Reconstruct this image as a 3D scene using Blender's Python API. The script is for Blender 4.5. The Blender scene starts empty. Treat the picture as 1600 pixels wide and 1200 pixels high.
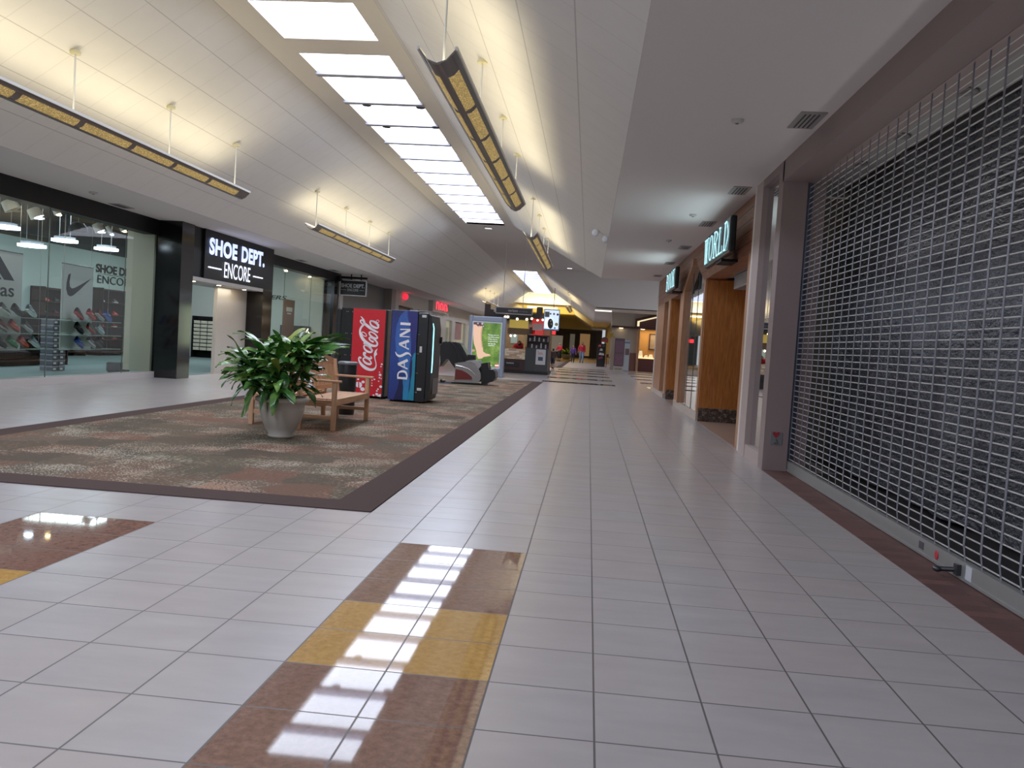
import bpy, math, random
from mathutils import Vector, Matrix
random.seed(11)
SC = bpy.context.scene
COL = SC.collection
PI = math.pi

# ------------------------------------------------------------------ camera
FPX, YAW, PITCH, ROLL, TILE = 1305.84, 0.08847, 0.0490, 0.06208, 0.405
CAMH = 3.23351 * TILE
U0, V0 = 0.10557, 3.15335            # world position of the floor tile grid origin
def _axes():
    cy, sy, cp, sp = math.cos(YAW), math.sin(YAW), math.cos(PITCH), math.sin(PITCH)
    f = Vector((-sy*cp, cy*cp, -sp)); r = Vector((cy, sy, 0)); u = r.cross(f)
    c, s = math.cos(ROLL), math.sin(ROLL)
    return c*r + s*u, -s*r + c*u, f
AR, AU, AF = _axes()
CAM = Vector((0, 0, CAMH))
def at(px, py, axis, val):
    """point of the photograph's ray on the plane <axis> = val"""
    d = AF + AR*((px-800)/FPX) + AU*((600-py)/FPX)
    return CAM + d*((val-CAM[axis])/d[axis])
cd = bpy.data.cameras.new('camera'); cam = bpy.data.objects.new('camera', cd); COL.objects.link(cam)
m = Matrix.Identity(4)
for i in range(3):
    m[i][0], m[i][1], m[i][2], m[i][3] = AR[i], AU[i], -AF[i], CAM[i]
cam.matrix_world = m
cd.sensor_fit = 'HORIZONTAL'; cd.sensor_width = 36; cd.lens = FPX/1600*36
cd.clip_start = 0.05; cd.clip_end = 400
SC.camera = cam

# ------------------------------------------------------------------ materials
def lin(c):
    return tuple(((x/255)/12.92 if x/255 <= .04045 else ((x/255+.055)/1.055)**2.4) for x in c)
class X:
    """tiny node expression"""
    def __init__(s, nt, sock): s.nt, s.s = nt, sock
    def _op(s, op, *o):
        n = s.nt.nodes.new('ShaderNodeMath'); n.operation = op
        s.nt.links.new(s.s, n.inputs[0])
        for i, v in enumerate(o):
            if isinstance(v, X): s.nt.links.new(v.s, n.inputs[i+1])
            else: n.inputs[i+1].default_value = v
        return X(s.nt, n.outputs[0])
    def __add__(s, o): return s._op('ADD', o)
    def __sub__(s, o): return s._op('SUBTRACT', o)
    def __mul__(s, o): return s._op('MULTIPLY', o)
    def __truediv__(s, o): return s._op('DIVIDE', o)
    def lt(s, o): return s._op('LESS_THAN', o)
    def gt(s, o): return s._op('GREATER_THAN', o)
    def floor(s): return s._op('FLOOR')
    def frac(s): return s._op('FRACT')
    def mod(s, o): return s._op('FLOORED_MODULO', o)
    def abs(s): return s._op('ABSOLUTE')
    def sin(s): return s._op('SINE')
    def max(s, o): return s._op('MAXIMUM', o)
    def min(s, o): return s._op('MINIMUM', o)
    def between(s, a, b): return s.gt(a)*s.lt(b)
class MT:
    def __init__(s, name):
        s.m = bpy.data.materials.new(name); s.m.use_nodes = True
        s.nt = s.m.node_tree; s.b = s.nt.nodes['Principled BSDF']
    def pos(s, obj=True):
        t = s.nt.nodes.new('ShaderNodeTexCoord'); p = s.nt.nodes.new('ShaderNodeSeparateXYZ')
        s.nt.links.new(t.outputs['Object'], p.inputs[0]); s.tc = t
        return [X(s.nt, p.outputs[i]) for i in range(3)]
    def vec(s, x, y, z):
        n = s.nt.nodes.new('ShaderNodeCombineXYZ')
        for i, v in enumerate((x, y, z)):
            if isinstance(v, X): s.nt.links.new(v.s, n.inputs[i])
            else: n.inputs[i].default_value = v
        return n.outputs[0]
    def noise(s, vec, scale, detail=3, rough=.55):
        n = s.nt.nodes.new('ShaderNodeTexNoise'); n.inputs['Scale'].default_value = scale
        n.inputs['Detail'].default_value = detail; n.inputs['Roughness'].default_value = rough
        if vec is not None: s.nt.links.new(vec, n.inputs['Vector'])
        return X(s.nt, n.outputs['Fac'])
    def white(s, vec):
        n = s.nt.nodes.new('ShaderNodeTexWhiteNoise'); s.nt.links.new(vec, n.inputs['Vector'])
        return X(s.nt, n.outputs['Value'])
    def voro(s, vec, scale):
        n = s.nt.nodes.new('ShaderNodeTexVoronoi'); n.inputs['Scale'].default_value = scale
        s.nt.links.new(vec, n.inputs['Vector'])
        return X(s.nt, n.outputs['Distance'])
    def mix(s, fac, a, b):
        n = s.nt.nodes.new('ShaderNodeMix'); n.data_type = 'RGBA'
        if isinstance(fac, X): s.nt.links.new(fac.s, n.inputs[0])
        else: n.inputs[0].default_value = fac
        for k, v in ((6, a), (7, b)):
            if isinstance(v, tuple): n.inputs[k].default_value = (*v[:3], 1)
            else: s.nt.links.new(v, n.inputs[k])
        return n.outputs[2]
    def ramp(s, fac, stops):
        n = s.nt.nodes.new('ShaderNodeValToRGB'); s.nt.links.new(fac.s, n.inputs[0])
        e = n.color_ramp.elements
        while len(e) < len(stops): e.new(.5)
        for k, (p, c) in enumerate(stops): e[k].position = p; e[k].color = (*c, 1)
        return n.outputs[0]
    def set(s, **k):
        for n, v in k.items():
            i = s.b.inputs[{'col': 'Base Color', 'rough': 'Roughness', 'metal': 'Metallic', 'spec': 'Specular IOR Level',
                            'em': 'Emission Color', 'es': 'Emission Strength', 'alpha': 'Alpha', 'coat': 'Coat Weight', 'sheen': 'Sheen Weight'}[n]]
            if isinstance(v, X): s.nt.links.new(v.s, i)
            elif isinstance(v, bpy.types.NodeSocket): s.nt.links.new(v, i)
            elif isinstance(v, tuple): i.default_value = (*v[:3], 1)
            else: i.default_value = v
        return s
    def bump(s, h, strength=.3, dist=.01):
        n = s.nt.nodes.new('ShaderNodeBump'); n.inputs['Strength'].default_value = strength; n.inputs['Distance'].default_value = dist
        s.nt.links.new(h.s, n.inputs['Height']); s.nt.links.new(n.outputs[0], s.b.inputs['Normal'])
        return s
_pl = {}
def plain(c, rough=.6, metal=0., spec=.4, var=.06, scale=14):
    """painted / moulded surface with a faint mottling"""
    k = (c, rough, metal, spec, var, scale)
    if k not in _pl:
        t = MT('surface'); p = t.pos(); a = lin(c)
        n = t.noise(t.tc.outputs['Object'], scale, 3)
        t.set(col=t.mix(n, tuple(x*(1-var) for x in a), tuple(min(1, x*(1+var)) for x in a)), rough=rough, metal=metal, spec=spec)
        _pl[k] = t.m
    return _pl[k]
_em = {}
def glow(c, s, base=(20, 20, 20)):
    k = (c, s)
    if k not in _em:
        t = MT('lit_surface'); t.set(col=lin(base), em=lin(c), es=s, rough=.5); _em[k] = t.m
    return _em[k]
def wood(dark, light, axis=2, scale=6, rough=.45):
    t = MT('wood'); p = t.pos()
    q = [p[0]*scale*4, p[1]*scale*4, p[2]*scale*4]; q[axis] = p[axis]*scale*.35
    n = t.noise(t.vec(*q), 1.6, 5, .6)
    t.set(col=t.ramp(n, [(.3, lin(dark)), (.7, lin(light))]), rough=rough, spec=.3)
    return t.m
def thin_glass(tint=(235, 245, 242), boost=1.0, name='glass'):
    m = bpy.data.materials.new(name); m.use_nodes = True; nt = m.node_tree; nt.nodes.clear()
    o = nt.nodes.new('ShaderNodeOutputMaterial'); mx = nt.nodes.new('ShaderNodeMixShader')
    tr = nt.nodes.new('ShaderNodeBsdfTransparent'); gl = nt.nodes.new('ShaderNodeBsdfGlossy'); fr = nt.nodes.new('ShaderNodeFresnel')
    tr.inputs[0].default_value = (*lin(tint), 1); gl.inputs['Roughness'].default_value = .01; fr.inputs[0].default_value = 1.45
    mu = nt.nodes.new('ShaderNodeMath'); mu.operation = 'MULTIPLY'; mu.use_clamp = True; mu.inputs[1].default_value = boost
    nt.links.new(fr.outputs[0], mu.inputs[0]); nt.links.new(mu.outputs[0], mx.inputs[0])
    nt.links.new(tr.outputs[0], mx.inputs[1]); nt.links.new(gl.outputs[0], mx.inputs[2]); nt.links.new(mx.outputs[0], o.inputs[0])
    return m

# ------------------------------------------------------------------ mesh builder
class MB:
    def __init__(s): s.v, s.f, s.mi, s.sm, s.cur = [], [], [], [], 0
    def mat(s, i): s.cur = i; return s
    def add(s, vs, fs, smooth=False):
        b = len(s.v); s.v += [tuple(v) for v in vs]
        for f in fs: s.f.append([b+i for i in f]); s.mi.append(s.cur); s.sm.append(smooth)
        return s
    def box(s, x0, x1, y0, y1, z0, z1):
        v = [(x, y, z) for z in (z0, z1) for y in (y0, y1) for x in (x0, x1)]
        return s.add(v, [(0,2,3,1),(4,5,7,6),(0,1,5,4),(2,6,7,3),(0,4,6,2),(1,3,7,5)])
    def obox(s, c, sx, sy, sz, M=None):
        M = M or Matrix.Identity(3); c = Vector(c)
        v = [c + M @ Vector((x, y, z)) for z in (-sz/2, sz/2) for y in (-sy/2, sy/2) for x in (-sx/2, sx/2)]
        return s.add(v, [(0,2,3,1),(4,5,7,6),(0,1,5,4),(2,6,7,3),(0,4,6,2),(1,3,7,5)])
    def poly(s, pts): return s.add(pts, [tuple(range(len(pts)))])
    def prism(s, pts, axis, a, b, smooth=False):
        def P(p, t):
            return {'x': (t, p[0], p[1]), 'y': (p[0], t, p[1]), 'z': (p[0], p[1], t)}[axis]
        n = len(pts)
        ar = sum(pts[i][0]*pts[(i+1) % n][1]-pts[(i+1) % n][0]*pts[i][1] for i in range(n))
        if (ar > 0) == (axis == 'y'): pts = pts[::-1]
        if a > b: a, b = b, a
        v = [P(p, a) for p in pts] + [P(p, b) for p in pts]
        s.add(v, [tuple(range(n))[::-1], tuple(range(n, 2*n))])
        return s.add(v, [(i, (i+1) % n, n+(i+1) % n, n+i) for i in range(n)], smooth)
    def tube(s, pts, r, n=8, cap=True, closed=False):
        pts = [Vector(p) for p in pts]; k = len(pts)
        rr = r if isinstance(r, (list, tuple)) else [r]*k
        vs = []; up = Vector((0, 0, 1)); prev = None
        for i, p in enumerate(pts):
            if closed: d = pts[(i+1) % k]-pts[i-1]
            else: d = pts[min(i+1, k-1)]-pts[max(i-1, 0)]
            d.normalize()
            if prev is None:
                a = d.cross(up)
                if a.length < .05: a = d.cross(Vector((1, 0, 0)))
            else: a = prev - d*prev.dot(d)
            a.normalize(); prev = a; b = d.cross(a)
            for j in range(n):
                t = 2*PI*j/n; vs.append(p + (a*math.cos(t)+b*math.sin(t))*rr[i])
        fs = []
        for i in range(k if closed else k-1):
            for j in range(n):
                i2 = (i+1) % k
                fs.append((i*n+j, i*n+(j+1) % n, i2*n+(j+1) % n, i2*n+j))
        s.add(vs, fs, True)
        if cap and not closed: s.add(vs[:n], [tuple(range(n))[::-1]]); s.add(vs[-n:], [tuple(range(n))])
        return s
    def lathe(s, prof, cx=0, cy=0, cz=0, n=24, smooth=True):
        vs = []; fs = []
        for r, z in prof:
            for j in range(n):
                t = 2*PI*j/n; vs.append((cx+r*math.cos(t), cy+r*math.sin(t), cz+z))
        for i in range(len(prof)-1):
            for j in range(n): fs.append((i*n+j, i*n+(j+1) % n, (i+1)*n+(j+1) % n, (i+1)*n+j))
        s.add(vs, fs, smooth)
        if prof[0][0] > 1e-4: s.add(vs[:n], [tuple(range(n))[::-1]])
        if prof[-1][0] > 1e-4: s.add(vs[-n:], [tuple(range(n))])
        return s
    def ell(s, c, rx, ry, rz, n=12, m=8, M=None):
        M = M or Matrix.Identity(3); c = Vector(c); vs = []
        for i in range(m+1):
            a = -PI/2+PI*i/m
            for j in range(n):
                t = 2*PI*j/n; vs.append(c + M @ Vector((rx*math.cos(a)*math.cos(t), ry*math.cos(a)*math.sin(t), rz*math.sin(a))))
        return s.add(vs, [(i*n+j, i*n+(j+1) % n, (i+1)*n+(j+1) % n, (i+1)*n+j) for i in range(m) for j in range(n)], True)
    def flat(s, polys, O, U, V, off=0.0):
        """2-D polygons (u, v) laid on the plane O + u*U + v*V, lifted by off along U x V"""
        O, U, V = Vector(O), Vector(U), Vector(V); N = U.cross(V).normalized()*off
        for p in polys: s.poly([O+U*a+V*b+N for a, b in p])
        return s
    def build(s, name, mats, parent=None, bevel=0, kind=None, autosm=False):
        me = bpy.data.meshes.new(name)
        off = Vector((0, 0, 0))
        if parent is not None and not parent.get('_local'): off = Vector(parent['_w'])
        me.from_pydata([tuple(Vector(v)-off) for v in s.v], [], s.f)
        if not isinstance(mats, (list, tuple)): mats = [mats]
        for k in mats: me.materials.append(k)
        for p, i, sm in zip(me.polygons, s.mi, s.sm): p.material_index = i; p.use_smooth = sm
        me.update()
        o = bpy.data.objects.new(name, me); COL.objects.link(o)
        if parent is not None: o.parent = parent; o['_w'] = parent['_w']; 
        else: o['_w'] = (0, 0, 0)
        if parent is not None and parent.get('_local'): o['_local'] = 1
        if bevel:
            b = o.modifiers.new('bevel', 'BEVEL'); b.width = bevel; b.segments = 2; b.limit_method = 'ANGLE'; b.angle_limit = .6
            b.harden_normals = False
        if kind: o['kind'] = kind
        return o

def thing(name, label, cat, loc=(0, 0, 0), group=None, local=False, rz=0):
    """Empty at the base of a thing; its parts are given in world coordinates (or local ones with local=True)"""
    o = bpy.data.objects.new(name, None); COL.objects.link(o); o.empty_display_size = .1
    o.location = loc; o.rotation_euler = (0, 0, rz); o['label'] = label; o['category'] = cat; o['_w'] = tuple(loc)
    if group: o['group'] = group
    if local: o['_local'] = 1
    return o
def tag(o, label, cat, group=None, kind=None):
    o['label'] = label; o['category'] = cat
    if group: o['group'] = group
    if kind: o['kind'] = kind
    return o
def struct(name, mb, mats, bevel=0, label=None):
    o = mb.build(name, mats, bevel=bevel, kind='structure')
    if label: o['label'] = label
    return o
def dup(o, loc=None, rz=None, label=None, parent=None, scale=None):
    c = o.copy(); COL.objects.link(c)
    if parent is not None: c.parent = parent
    if loc is not None: c.location = loc
    if rz is not None: c.rotation_euler = (0, 0, rz)
    if scale is not None: c.scale = scale
    if label: c['label'] = label
    for ch in list(o.children): dup(ch, parent=c)
    return c
def moved(o, loc, rot=None):
    o.location = loc
    if rot is not None: o.rotation_euler = rot
    return o

# ------------------------------------------------------------------ lettering
def text_polys(body, W=None, H=None, embolden=0.0, shear=0.0, spacing=1.0):
    """outline font -> triangles in a box W x H whose lower left corner is (0, 0)"""
    c = bpy.data.curves.new('lettering', 'FONT'); c.body = body; c.offset = embolden; c.shear = shear; c.space_character = spacing
    c.resolution_u = 4
    o = bpy.data.objects.new('lettering', c); me = o.to_mesh()
    vs = [(v.co.x, v.co.y) for v in me.vertices]; ps = [[vs[i] for i in p.vertices] for p in me.polygons]
    o.to_mesh_clear(); bpy.data.objects.remove(o); bpy.data.curves.remove(c)
    x0 = min(v[0] for v in vs); x1 = max(v[0] for v in vs); y0 = min(v[1] for v in vs); y1 = max(v[1] for v in vs)
    sx = W/(x1-x0) if W else None; sy = H/(y1-y0) if H else None
    sx = sx or sy; sy = sy or sx
    return [[((x-x0)*sx, (y-y0)*sy) for x, y in p] for p in ps]
def spline(pts, k=6, closed=False):
    out = []; n = len(pts)
    for i in range(n if closed else n-1):
        if closed: a, b, c, d = pts[i-1], pts[i], pts[(i+1) % n], pts[(i+2) % n]
        else: a, b, c, d = pts[max(i-1, 0)], pts[i], pts[i+1], pts[min(i+2, n-1)]
        for j in range(k):
            t = j/k
            out.append(tuple(.5*((2*b[q])+(-a[q]+c[q])*t+(2*a[q]-5*b[q]+4*c[q]-d[q])*t*t+(-a[q]+3*b[q]-3*c[q]+d[q])*t**3) for q in range(len(b))))
    if not closed: out.append(pts[-1])
    return out
def ribbon(pts, w, closed=False, smooth=True):
    """stroke (x, y) with width(s) -> quads"""
    ws = w if isinstance(w, (list, tuple)) else [w]*len(pts)
    q = [(p[0], p[1], v) for p, v in zip(pts, ws)]
    if smooth: q = spline(q, 6, closed)
    n = len(q); L = []
    for i in range(n):
        a, b = (q[i-1], q[(i+1) % n]) if closed else (q[max(i-1, 0)], q[min(i+1, n-1)])
        dx, dy = b[0]-a[0], b[1]-a[1]; l = math.hypot(dx, dy) or 1; nx, ny = -dy/l*q[i][2]/2, dx/l*q[i][2]/2
        L.append(((q[i][0]+nx, q[i][1]+ny), (q[i][0]-nx, q[i][1]-ny)))
    return [[L[i][0], L[i][1], L[(i+1) % n][1], L[(i+1) % n][0]] for i in range(n if closed else n-1)]
def disc(x, y, r, n=12, ry=None): return [(x+r*math.cos(2*PI*i/n), y+(ry or r)*math.sin(2*PI*i/n)) for i in range(n)]
def serif_polys(word):
    """condensed serif capitals, cell 1 x 1.6, advance 1.1"""
    T, t = .13, .055
    G = {
     'W': [([(.08,1.6),(.3,0)],T),([(.3,0),(.5,1.5)],t),([(.46,1.6),(.68,0)],T),([(.68,0),(.92,1.6)],t),([(-.06,1.57),(.24,1.57)],t),([(.34,1.57),(.62,1.57)],t),([(.8,1.57),(1.04,1.57)],t)],
     'L': [([(.2,0),(.2,1.6)],T),([(.02,.04),(.9,.04)],t),([(.88,0),(.88,.4)],t),([(.02,1.56),(.4,1.56)],t)],
     'K': [([(.2,0),(.2,1.6)],T),([(.25,.75),(.85,1.56)],t),([(.4,.95),(.88,0)],T),([(.02,.04),(.4,.04)],t),([(.02,1.56),(.4,1.56)],t),([(.68,1.56),(1,1.56)],t),([(.7,.04),(1.03,.04)],t)],
     'R': [([(.2,0),(.2,1.6)],T),([(.45,.85),(.9,0)],T),([(.02,.04),(.4,.04)],t),([(.75,.04),(1.03,.04)],t)],
     'D': [([(.2,0),(.2,1.6)],T),([(.02,.04),(.4,.04)],t),([(.02,1.56),(.4,1.56)],t)],
     'B': [([(.2,0),(.2,1.6)],T),([(.02,.04),(.4,.04)],t),([(.02,1.56),(.4,1.56)],t)], 'O': []}
    C = {'R': [([(.02,1.56),(.5,1.56),(.84,1.25),(.5,.86),(.25,.86)],[t,t,T,t,t])],
         'D': [([(.2,1.56),(.5,1.55),(.88,.8),(.5,.05),(.2,.04)],[t,t,T,t,t])],
         'B': [([(.2,1.56),(.5,1.56),(.8,1.25),(.5,.88),(.25,.88)],[t,t,T,t,t]),([(.25,.86),(.55,.86),(.88,.45),(.55,.04),(.2,.04)],[t,t,T,t,t])]}
    out = []
    for i, ch in enumerate(word):
        ps = []
        for p, w in G[ch]: ps += ribbon(p, w, smooth=False)
        for p, w in C.get(ch, []): ps += ribbon(p, w)
        if ch == 'O':
            k = [(.5+.4*math.cos(a), .8+.76*math.sin(a)) for a in [2*PI*j/16 for j in range(16)]]
            ps += ribbon(k, [t+(T-t)*abs(math.cos(2*PI*j/16)) for j in range(16)], closed=True)
        out += [[(x+i*1.14, y) for x, y in p] for p in ps]
    return out
def fit(polys, W, H):
    xs = [x for p in polys for x, _ in p]; ys = [y for p in polys for _, y in p]
    x0, x1, y0, y1 = min(xs), max(xs), min(ys), max(ys)
    return [[((x-x0)/(x1-x0)*W, (y-y0)/(y1-y0)*H) for x, y in p] for p in polys]
def area(loc, sx, sy, power, color, direction=(0, 0, -1), name='lamp', spread=None, yax=(0, 1, 0)):
    l = bpy.data.lights.new(name, 'AREA'); l.shape = 'RECTANGLE'; l.size = sx; l.size_y = sy; l.energy = power; l.color = color
    if spread: l.spread = spread
    o = bpy.data.objects.new(name, l); COL.objects.link(o); o.location = loc
    zv = -Vector(direction).normalized(); yv = Vector(yax)
    if abs(zv.dot(yv)) > .95: yv = Vector((0, 0, 1))
    yv = (yv-zv*zv.dot(yv)).normalized(); xv = yv.cross(zv)
    o.rotation_euler = Matrix((xv, yv, zv)).transposed().to_euler()
    return o
# ------------------------------------------------------------------ setting: levels
XR = 2.12                       # right shop fronts
XL = -10.0                      # left glass line
ZS = 3.62                       # soffit
ZT = 5.68                       # flat strip at the top of the vault
SR, SL = 0.265, -8.40           # inner edges of the soffits
TR, TL = -3.11, -5.35           # edges of the flat strip
Y0 = -7.0                       # behind the camera
YC0, YC1 = 27.8, 48.5           # side hall on the right
YG = 72.0                       # gable at the far end of the second skylight
YE = 106.0

# floor material -----------------------------------------------------
def floor_material():
    t = MT('ceramic_tile_floor'); x, y, z = t.pos()
    u = (x-U0)/TILE; v = (y-V0)/TILE
    fu, fv = u.frac(), v.frac()
    grout = ((fu-.5).abs().gt(.4905)).max((fv-.5).abs().gt(.4905))
    cell = t.vec(u.floor(), v.floor(), 0.)
    rnd = t.white(cell)
    cloud = t.noise(t.vec(x*1.0, y*3.2, rnd*9.), 2.3, 4)
    beige = t.mix(cloud, lin((160, 153, 154)), lin((184, 177, 176)))
    beige = t.mix(rnd*.35, beige, lin((178, 163, 155)))
    # brown and amber polished tiles: two columns of every six, left of the aisle
    colm = ((u+9.).mod(6.)).lt(2.)*u.lt(-.5)*u.gt(-21.)
    near = v.lt(5.)*v.gt(-8.)
    strip = colm*near
    row = v.floor()
    yel = (v.between(0., 2.)).max(v.between(-5., -3.))
    # cross bands at the far crossing
    vv = (v-66.).mod(10.)
    far = v.between(65., 118.)*vv.lt(2.6)*((x.between(-1.6, 1.05)).max(x.between(2.2, 4.6)))
    spk = t.noise(t.vec(x, y, rnd*5.), 34., 5, .7)
    brown = t.ramp(spk, [(.3, lin((108, 78, 66))), (.7, lin((148, 110, 94)))])
    amber = t.ramp(spk, [(.3, lin((176, 128, 66))), (.7, lin((205, 160, 92)))])
    pol = strip.max(far)
    c = t.mix(pol, beige, t.mix(yel*strip, brown, amber))
    c = t.mix(far, c, lin((62, 50, 46)))
    c = t.mix(grout*.92, c, lin((72, 64, 62)))
    smear = t.noise(t.vec(x*.8, y*.5, 0.), 1.1, 3)
    rb = smear*.04+.24
    rough = rb*(pol*-1.+1.)+pol*.035+grout*.35
    t.set(col=c, rough=rough, spec=pol*-.2+.5)
    t.bump(grout*-1., .25, .002)
    return t.m
fl = MB()
fl.add([(-19, Y0, 0), (13, Y0, 0), (13, YE, 0), (-19, YE, 0)], [(0, 1, 2, 3)])
fl.add([(-19, Y0, -.2), (13, Y0, -.2), (13, YE, -.2), (-19, YE, -.2)], [(3, 2, 1, 0)])
struct('floor', fl, floor_material())

# ceilings -------------------------------------------------------------
paint = (203, 198, 193)
def soffit_mat():
    t = MT('soffit_paint'); p = t.pos(); n = t.noise(t.tc.outputs['Object'], 60, 2)
    t.set(col=t.mix(n, lin((224, 218, 214)), lin((230, 225, 220))), rough=.85, spec=.1); return t.m
def slope_mat(xedge, per, name):
    t = MT(name); x, y, z = t.pos()
    a = ((x-xedge)/per).frac(); b = (y/.61).frac()
    la = (a-.5).abs().gt(.488); lb = (b-.5).abs().gt(.4915)
    n = t.noise(t.tc.outputs['Object'], 3, 3)
    col = t.mix(n, lin((222, 217, 210)), lin((230, 226, 219)))
    col = t.mix((la*.40).max(lb*.22), col, lin((110, 104, 100)))
    t.set(col=col, rough=.8, spec=.15); t.bump((la.max(lb*.4))*-1., .3, .004)
    return t.m
SOF = soffit_mat()
c = MB(); c.box(SR, 3.6, Y0, YC0, ZS, ZS+.05); struct('ceiling_right_soffit', c, SOF)
c = MB(); c.box(SR, 13, YC1, YE, ZS, ZS+.05); struct('ceiling_far_soffit', c, SOF)
c = MB(); c.box(-10.45, SL, Y0, YE, ZS, ZS+.05); struct('ceiling_left_soffit', c, SOF)
# left slope
c = MB(); c.poly([(SL, Y0, ZS), (TL, Y0, ZT), (TL, YE, ZT), (SL, YE, ZS)])
struct('ceiling_left_slope', c, slope_mat(-5.35, .508, 'ceiling_tiles_left'))
# right slope: near hall, cut along the valley of the side hall; then beyond it
RS = slope_mat(.265, .548, 'ceiling_tiles_right')
c = MB(); c.poly([(SR, Y0, ZS), (SR, YC0, ZS), (TR, YC0+3.5, ZT), (TR, Y0, ZT)]); struct('ceiling_right_slope', c, RS)
c = MB(); c.poly([(SR, YC1, ZS), (SR, YE, ZS), (TR, YE, ZT), (TR, YC1+.02, ZT)]); struct('ceiling_right_slope.001', c, RS)
# flat strip on top with the skylight openings left out
def strip_with_openings(name, ya, yb, opens, x0, x1, mt):
    c = MB(); gx0, gx1 = -4.87, -3.42
    c.box(x0, gx0, ya, yb, ZT, ZT+.08); c.box(gx1, x1, ya, yb, ZT, ZT+.08)
    y = ya
    for a, b in opens: c.box(gx0, gx1, y, a, ZT, ZT+.08); y = b
    c.box(gx0, gx1, y, yb, ZT, ZT+.08)
    return struct(name, c, mt)
BORD = plain((228, 222, 214), .8, spec=.15, var=.02)
bars = [13.1, 14.06, 15.69, 17.26, 18.82, 20.40, 21.98, 23.55, 25.12, 26.68, 28.25, 29.82, 31.42]
op = [(-5.2, -3.9), (-3.2, 6.6), (7.2, 8.9), (9.2, 10.2), (11.08, 12.45), (13.1, 31.42)]
strip_with_openings('ceiling_top_strip', Y0, YC0+3.5, op, TL, TR, BORD)
op2 = [(50.7, 71.0)]
strip_with_openings('ceiling_top_strip.001', YC1, YG, op2, TL, TR, BORD)
c = MB(); c.box(TL, 13, YC0+3.5, YC1, ZT, ZT+.05); struct('ceiling_side_hall', c, SOF)
c = MB(); c.poly([(SR, YC0, ZS), (13, YC0, ZS), (13, YC0+3.5, ZT), (TR, YC0+3.5, ZT)]); struct('ceiling_side_hall_slope', c, SOF)
# wall above the far soffit of the side hall
c = MB(); c.poly([(SR, YC1, ZS), (13, YC1, ZS), (13, YC1, ZT), (TR, YC1, ZT)]); struct('wall_side_hall', c, SOF)
# gable closing the second skylight and the lower vault beyond
c = MB(); zb = 4.82; xr = SR-(zb-ZS)/(ZT-ZS)*(SR-TR); xl = SL+(zb-ZS)/(ZT-ZS)*(TL-SL)
c.poly([(xl, YG, zb), (xr, YG, zb), (TR, YG, ZT), (TL, YG, ZT)]); struct('wall_gable', c, SOF)
c = MB(); c.box(xl-.4, xr+.4, YG+.02, YE, zb, zb+.05); struct('ceiling_far_vault', c, plain((214, 190, 120), .8, spec=.1))  # yellow of the lamplight is put into this ceiling colour
# skylight panes -------------------------------------------------------
SKY = glow((224, 234, 255), 7.2, (230, 235, 240))
alu = plain((150, 150, 165), .5)
def skylight(name, a, b, bar):
    w = MB(); w.poly([(-4.9, a-.03, ZT+.1), (-4.9, b+.03, ZT+.1), (-3.39, b+.03, ZT+.1), (-3.39, a-.03, ZT+.1)])
    o = struct(name, w, SKY)
    if bar:
        k = MB()
        for y in bar: k.box(-4.9, -3.39, y-.075, y+.075, ZT-.04, ZT+.09)
        q = k.build('glazing_bars', alu, parent=o); q['kind'] = 'structure'
for i, (a, b) in enumerate(op):
    bb = bars[1:-1] if i == 5 else ([1.6, 0., 3.2, 4.9, -1.6] if i == 1 else [])
    skylight('window_%d' % (i+1), a, b, bb)
w = MB(); w.box(4.5, 11.5, 36, 43.5, ZT-.02, ZT-.01); struct('window_8', w, glow((232, 240, 255), 1.9, (230, 235, 240)))  # added glowing panel, out of view, brightens the dark side hall
skylight('window_7', 50.7, 71.0, [52.3+1.57*k for k in range(12)])
# back of the hall behind the camera
# far end: dark shop fronts
DK = plain((30, 26, 26), .5)
c = MB(); c.box(-9, 1.6, YE-.6, YE, 0, 3.5); struct('wall_far', c, plain((52, 44, 38), .6))
c = MB(); c.box(-9, 1.6, YE-.62, YE, 3.5, 4.9); struct('wall_far.001', c, plain((196, 172, 110), .8))
for k, (a, b) in enumerate([(-3.2, -2.45), (-1.75, -1.2), (.15, .75)]):
    c = MB(); c.box(a, b, YE-1.0, YE-.61, 0, 3.15); struct('trim_%d' % (20+k), c, DK)
c = MB(); c.box(-1.15, .1, YE-.66, YE-.6, .25, 3.0); struct('window_30', c, glow((150, 112, 70), .35, (120, 90, 60)))
c = MB(); c.box(-2.4, -1.8, YE-.66, YE-.6, .6, 2.9); struct('window_31', c, glow((110, 104, 90), .25, (70, 66, 60)))
c = MB(); c.box(-5.2, -3.3, YE-.66, YE-.6, .6, 2.6); struct('window_32', c, glow((140, 128, 112), .3, (90, 84, 76)))

# ------------------------------------------------------------------ right side: wall around the grille
PK = plain((140, 122, 120), .6, var=.03)
PKL = plain((178, 160, 156), .6, var=.03)
IVR = plain((222, 214, 206), .5, var=.02)
c = MB(); c.box(XR, 2.62, Y0, 10.08, 3.37, ZS); struct('wall_right_header', c, PK)
c = MB(); c.box(XR, 2.40, 10.02, 10.27, 0, ZS).box(2.40, 2.62, 10.10, 10.27, 0, ZS); struct('trim_1', c, PK)
c = MB(); c.box(XR+.01, 2.4, 10.27, 11.2, 0, .17); struct('trim_2', c, PKL)
c = MB(); c.box(XR, 2.4, 10.27, 11.2, 3.52, ZS); struct('trim_3', c, PK)
c = MB(); c.box(XR, 2.4, 11.2, 11.62, 0, ZS); struct('trim_4', c, PKL)
c = MB(); c.box(XR+.05, 2.5, 11.62, 12.0, 0, ZS).box(XR+.01, 2.3, 11.66, 11.78, .02, ZS); struct('trim_5', c, IVR)
GL = thin_glass(boost=1.3)
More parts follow.
